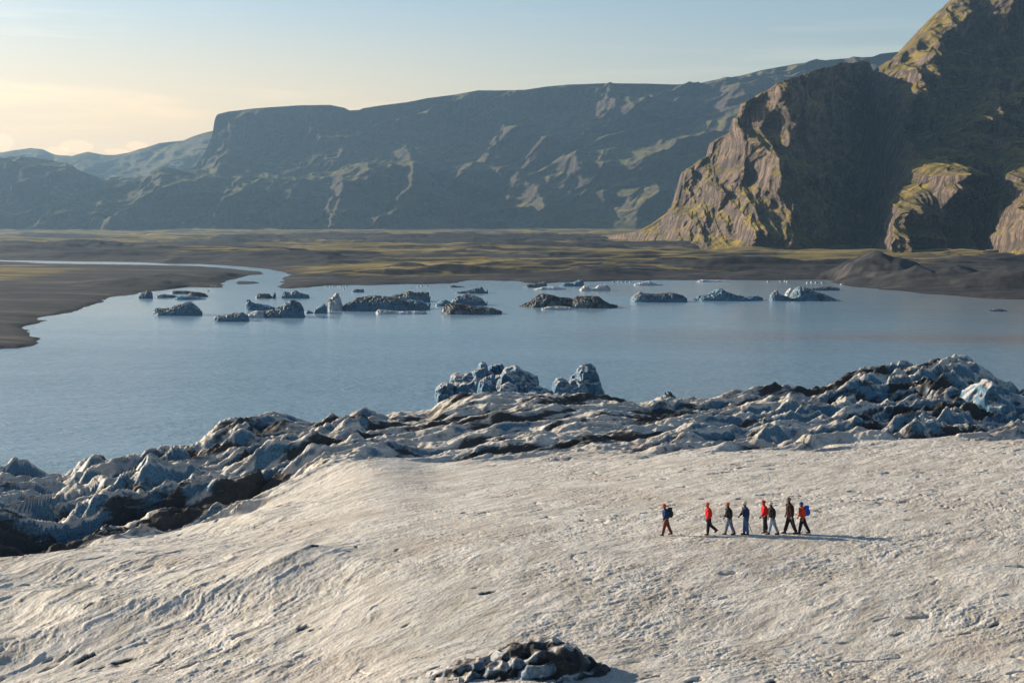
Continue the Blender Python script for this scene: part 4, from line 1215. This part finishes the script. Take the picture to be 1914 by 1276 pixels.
    # --- boots with crampons
    for k in 'nf':
        hip, knee, ank = J[k]
        flat = ank[2] < 0.16
        pitch = 0 if flat else -0.7 if ank[0] > 0.1 else 0.3
        cx, cy, cz = ank
        def rp(x, z):
            return (cx - (x * math.cos(pitch) + z * math.sin(pitch) * -1), cy, cz + (-x * math.sin(pitch) * -1 + z * math.cos(pitch)))
        bt = [tube([rp(0, 0.10), rp(0, 0.02), rp(0.0, -0.05)], [0.066, 0.062, 0.056], 12), tube([rp(-0.075, -0.055), rp(-0.03, -0.045), rp(0.06, -0.045), rp(0.15, -0.055), rp(0.185, -0.065)], [0.030, 0.044, 0.046, 0.038, 0.016], 10)]
        bo = merge_np('boot', bt, mt('boot'), root)
        spikes = [tube([rp(x, -0.08), rp(x, -0.125)], [0.010, 0.002], 5) for x in (-0.05, 0.0, 0.06, 0.12, 0.17)]
        spikes.append(tube([rp(-0.08, -0.09), rp(0.18, -0.09)], [0.012, 0.012], 5))
        merge_np('crampon', spikes, mt('steel'), bo)
    # --- helmet, hair
    if hair:
        ell('hair', (headc[0] + 0.022, 0, headc[2] - 0.01), (0.088, 0.083, 0.095), mt('hair'), o)
    hz_ = (headc[0] + 0.012, 0, headc[2] + 0.035)
    hl = ell('helmet', hz_, (0.132, 0.112, 0.118), mt(helmet), root, cut=-0.25, nseg=26, nring=16, shape=lambda x, y, z: (x, y, np.where(x < -0.3, np.maximum(z, -0.05), z)))
    brim = tube([(hz_[0] - 0.118 + 0.03 * (1 - math.cos(a)), 0.10 * math.sin(a), hz_[2] - 0.012) for a in np.linspace(-1.2, 1.2, 9)], [0.010] * 9, 6)
    merge_np('brim', [brim], mt(helmet), hl)
    merge_np('chin_strap', [tube([(headc[0] - 0.01, sy * 0.092, headc[2] + 0.02), (headc[0] - 0.035, sy * 0.075, headc[2] - 0.07), (headc[0] - 0.06, 0, headc[2] - 0.125)], [0.006] * 3, 5) for sy in (-1, 1)], mt('dark'), hl)
    foot = min(J['n'][2][2], J['f'][2][2]) - 0.10
    root.scale = (sc, sc, sc)
    base = g.copy()
    # plant the lower foot on the ice
    root.location = (base[0], base[1], base[2] - foot * sc - 0.02)
    root.rotation_euler = (0, 0, 0)
    M = Matrix.Translation(root.location) @ Matrix.Scale(sc, 4)
    # --- carried things are things of their own
    if pack:
        pc, plab = pack
        pr = bpy.data.objects.new('backpack', None); C.objects.link(pr)
        setp(pr, plab, 'backpack')
        pr.location = M @ Vector((chest[0] + 0.26, 0, chest[2])); pr.scale = (sc,) * 3
        pr.rotation_euler = (0, -le, 0)
        def boxy(x, y, z):
            q = 0.55
            return np.sign(x) * np.abs(x) ** q, np.sign(y) * np.abs(y) ** q, np.sign(z) * np.abs(z) ** 0.7
        ell('bag', (0, 0, 0.01), (0.125, 0.155, 0.27), mt(pc), pr, nseg=28, nring=18, shape=boxy)
        ell('lid', (0.0, 0, 0.25), (0.13, 0.15, 0.07), mt(pc), pr, nseg=24, nring=10, shape=boxy)
        ell('pocket', (0.11, 0, -0.05), (0.055, 0.11, 0.13), mt(pc), pr, nseg=20, nring=12, shape=boxy)
        for sy in (-1, 1):
            merge_np('strap', [tube([(-0.08, sy * 0.10, 0.20), (-0.20, sy * 0.12, 0.23), (-0.42, sy * 0.12, 0.14), (-0.44, sy * 0.13, -0.02), (-0.30, sy * 0.17, -0.16), (-0.08, sy * 0.14, -0.18)], [0.018] * 6, 6)], mt('dark'), pr)
    if pole:
        hand_k, ang_, L, plab = pole
        wr = np.array(A[hand_k][2]); el = np.array(A[hand_k][1])
        d = (wr - el) / np.linalg.norm(wr - el)
        grip = wr + d * 0.095
        pr = bpy.data.objects.new('ice_axe', None); C.objects.link(pr)
        setp(pr, plab, 'ice axe', 'long ice axes carried by the walkers')
        pr.location = M @ Vector(grip); pr.scale = (sc,) * 3
        a = math.radians(ang_)
        e1 = (math.sin(a) * L, 0, -math.cos(a) * L)
        e0 = (-math.sin(a) * 0.05, 0, math.cos(a) * 0.05)
        merge_np('shaft', [tube([e0, e1], [0.019, 0.017], 8)], mt('steel'), pr)
        merge_np('axe_head', [tube([(e0[0] - 0.14, 0, e0[2] - 0.035), (e0[0] - 0.06, 0, e0[2] + 0.004), (e0[0], 0, e0[2]), (e0[0] + 0.10, 0, e0[2] + 0.004)], [0.004, 0.012, 0.014, 0.022], 6)], mt('steel'), pr)
        merge_np('spike', [tube([e1, (e1[0] * 1.1, 0, e1[2] * 1.1)], [0.013, 0.002], 6)], mt('steel'), pr)
    return root


person(1251, 1001, 'person leading the line in blue jacket and red helmet, brown-red trousers, legs apart', 58, 'blue', 'brownred', 'helmet_red', (16, 4, -18, 6), (8, 18, -4, 14), lean=6, headtilt=25,
       pack=('pack_dark', 'dark green backpack on the person leading the line'), harness='lime')
person(1332, 1000, 'person in a bright red jacket walking second, dark trousers', 59, 'red', 'dark', 'helmet_orange', (6, 3, -14, 38), (2, 16, -8, 12), lean=4,
       pole=('f', 2, 0.62, 'ice axe held upright by the second walker, in the bright red jacket'))
person(1371, 999, 'person in black jacket and grey-blue trousers walking third', 60, 'black', 'greyblue', 'helmet_orange', (-14, 8, 15, 4), (-16, 12, 14, 14), lean=5,
       pole=('n', 22, 0.70, 'ice axe trailing behind the black-jacketed walker in grey-blue trousers'))
person(1403, 999, 'person in navy jacket and blue jeans-like trousers walking fourth, pale helmet', 61, 'navy', 'jean', 'helmet_white', (-3, 6, 8, 4), (-14, 14, 24, 14), lean=4,
       pole=('n', 22, 0.70, 'ice axe trailing behind the navy-jacketed walker'))
person(1439, 996, 'person in red jacket and dark trousers half hidden behind the black-jacketed walker', 60, 'red', 'dark', 'helmet_red', (4, 2, -6, 10), (14, 20, -6, 12), lean=5)
person(1453, 999, 'black-jacketed person in pale blue trousers with white harness, overlapping a red jacket', 61, 'black', 'paleblue', 'helmet_white', (-17, 8, 12, 2), (-14, 12, 6, 14), lean=4, harness='helmet_white',
       pole=('n', 18, 0.68, 'ice axe trailing behind the walker in pale blue trousers'))
person(1487, 998, 'tallest person, in a long dark maroon coat and dark trousers, second from the rear', 68, 'maroon', 'dark', 'helmet_grey', (-16, 6, 17, 2), (-10, 10, 8, 12), lean=4, longcoat=True,
       pole=('n', 14, 0.66, 'ice axe beside the tallest walker in the long dark coat'))
person(1511, 998, 'last person in the line, in orange-red jacket and blue helmet with a blue backpack', 59, 'orange_red', 'dark', 'helmet_blue', (-20, 10, 12, 2), (-4, 10, 10, 16), lean=5, gaiters='brownred',
       pack=('pack_blue', 'bright blue backpack on the last person in the line'))


# ------------------------------------------------------------------ haze
HZ = 0.000075
M_HAZE, t = new_mat('thin_blue_haze')
pv = t.n('ShaderNodeVolumePrincipled')
pv.inputs['Color'].default_value = (0.42, 0.70, 1.0, 1)
pv.inputs['Density'].default_value = HZ
pv.inputs['Anisotropy'].default_value = 0.45
t.n('ShaderNodeOutputMaterial', None, Volume=pv.outputs[0])
x0, x1, y0, y1, z0, z1 = -5200, 5200, -400, 9800, -7, 560
hv = [(x0, y0, z0), (x1, y0, z0), (x1, y1, z0), (x0, y1, z0), (x0, y0, z1), (x1, y0, z1), (x1, y1, z1), (x0, y1, z1)]
hz = mesh_np('haze', hv, [(0, 3, 2, 1), (4, 5, 6, 7), (0, 1, 5, 4), (1, 2, 6, 5), (2, 3, 7, 6), (3, 0, 4, 7)], M_HAZE, smooth=False)
setp(hz, kind='stuff', label='thin blue haze over the lake and hills', cat='haze')
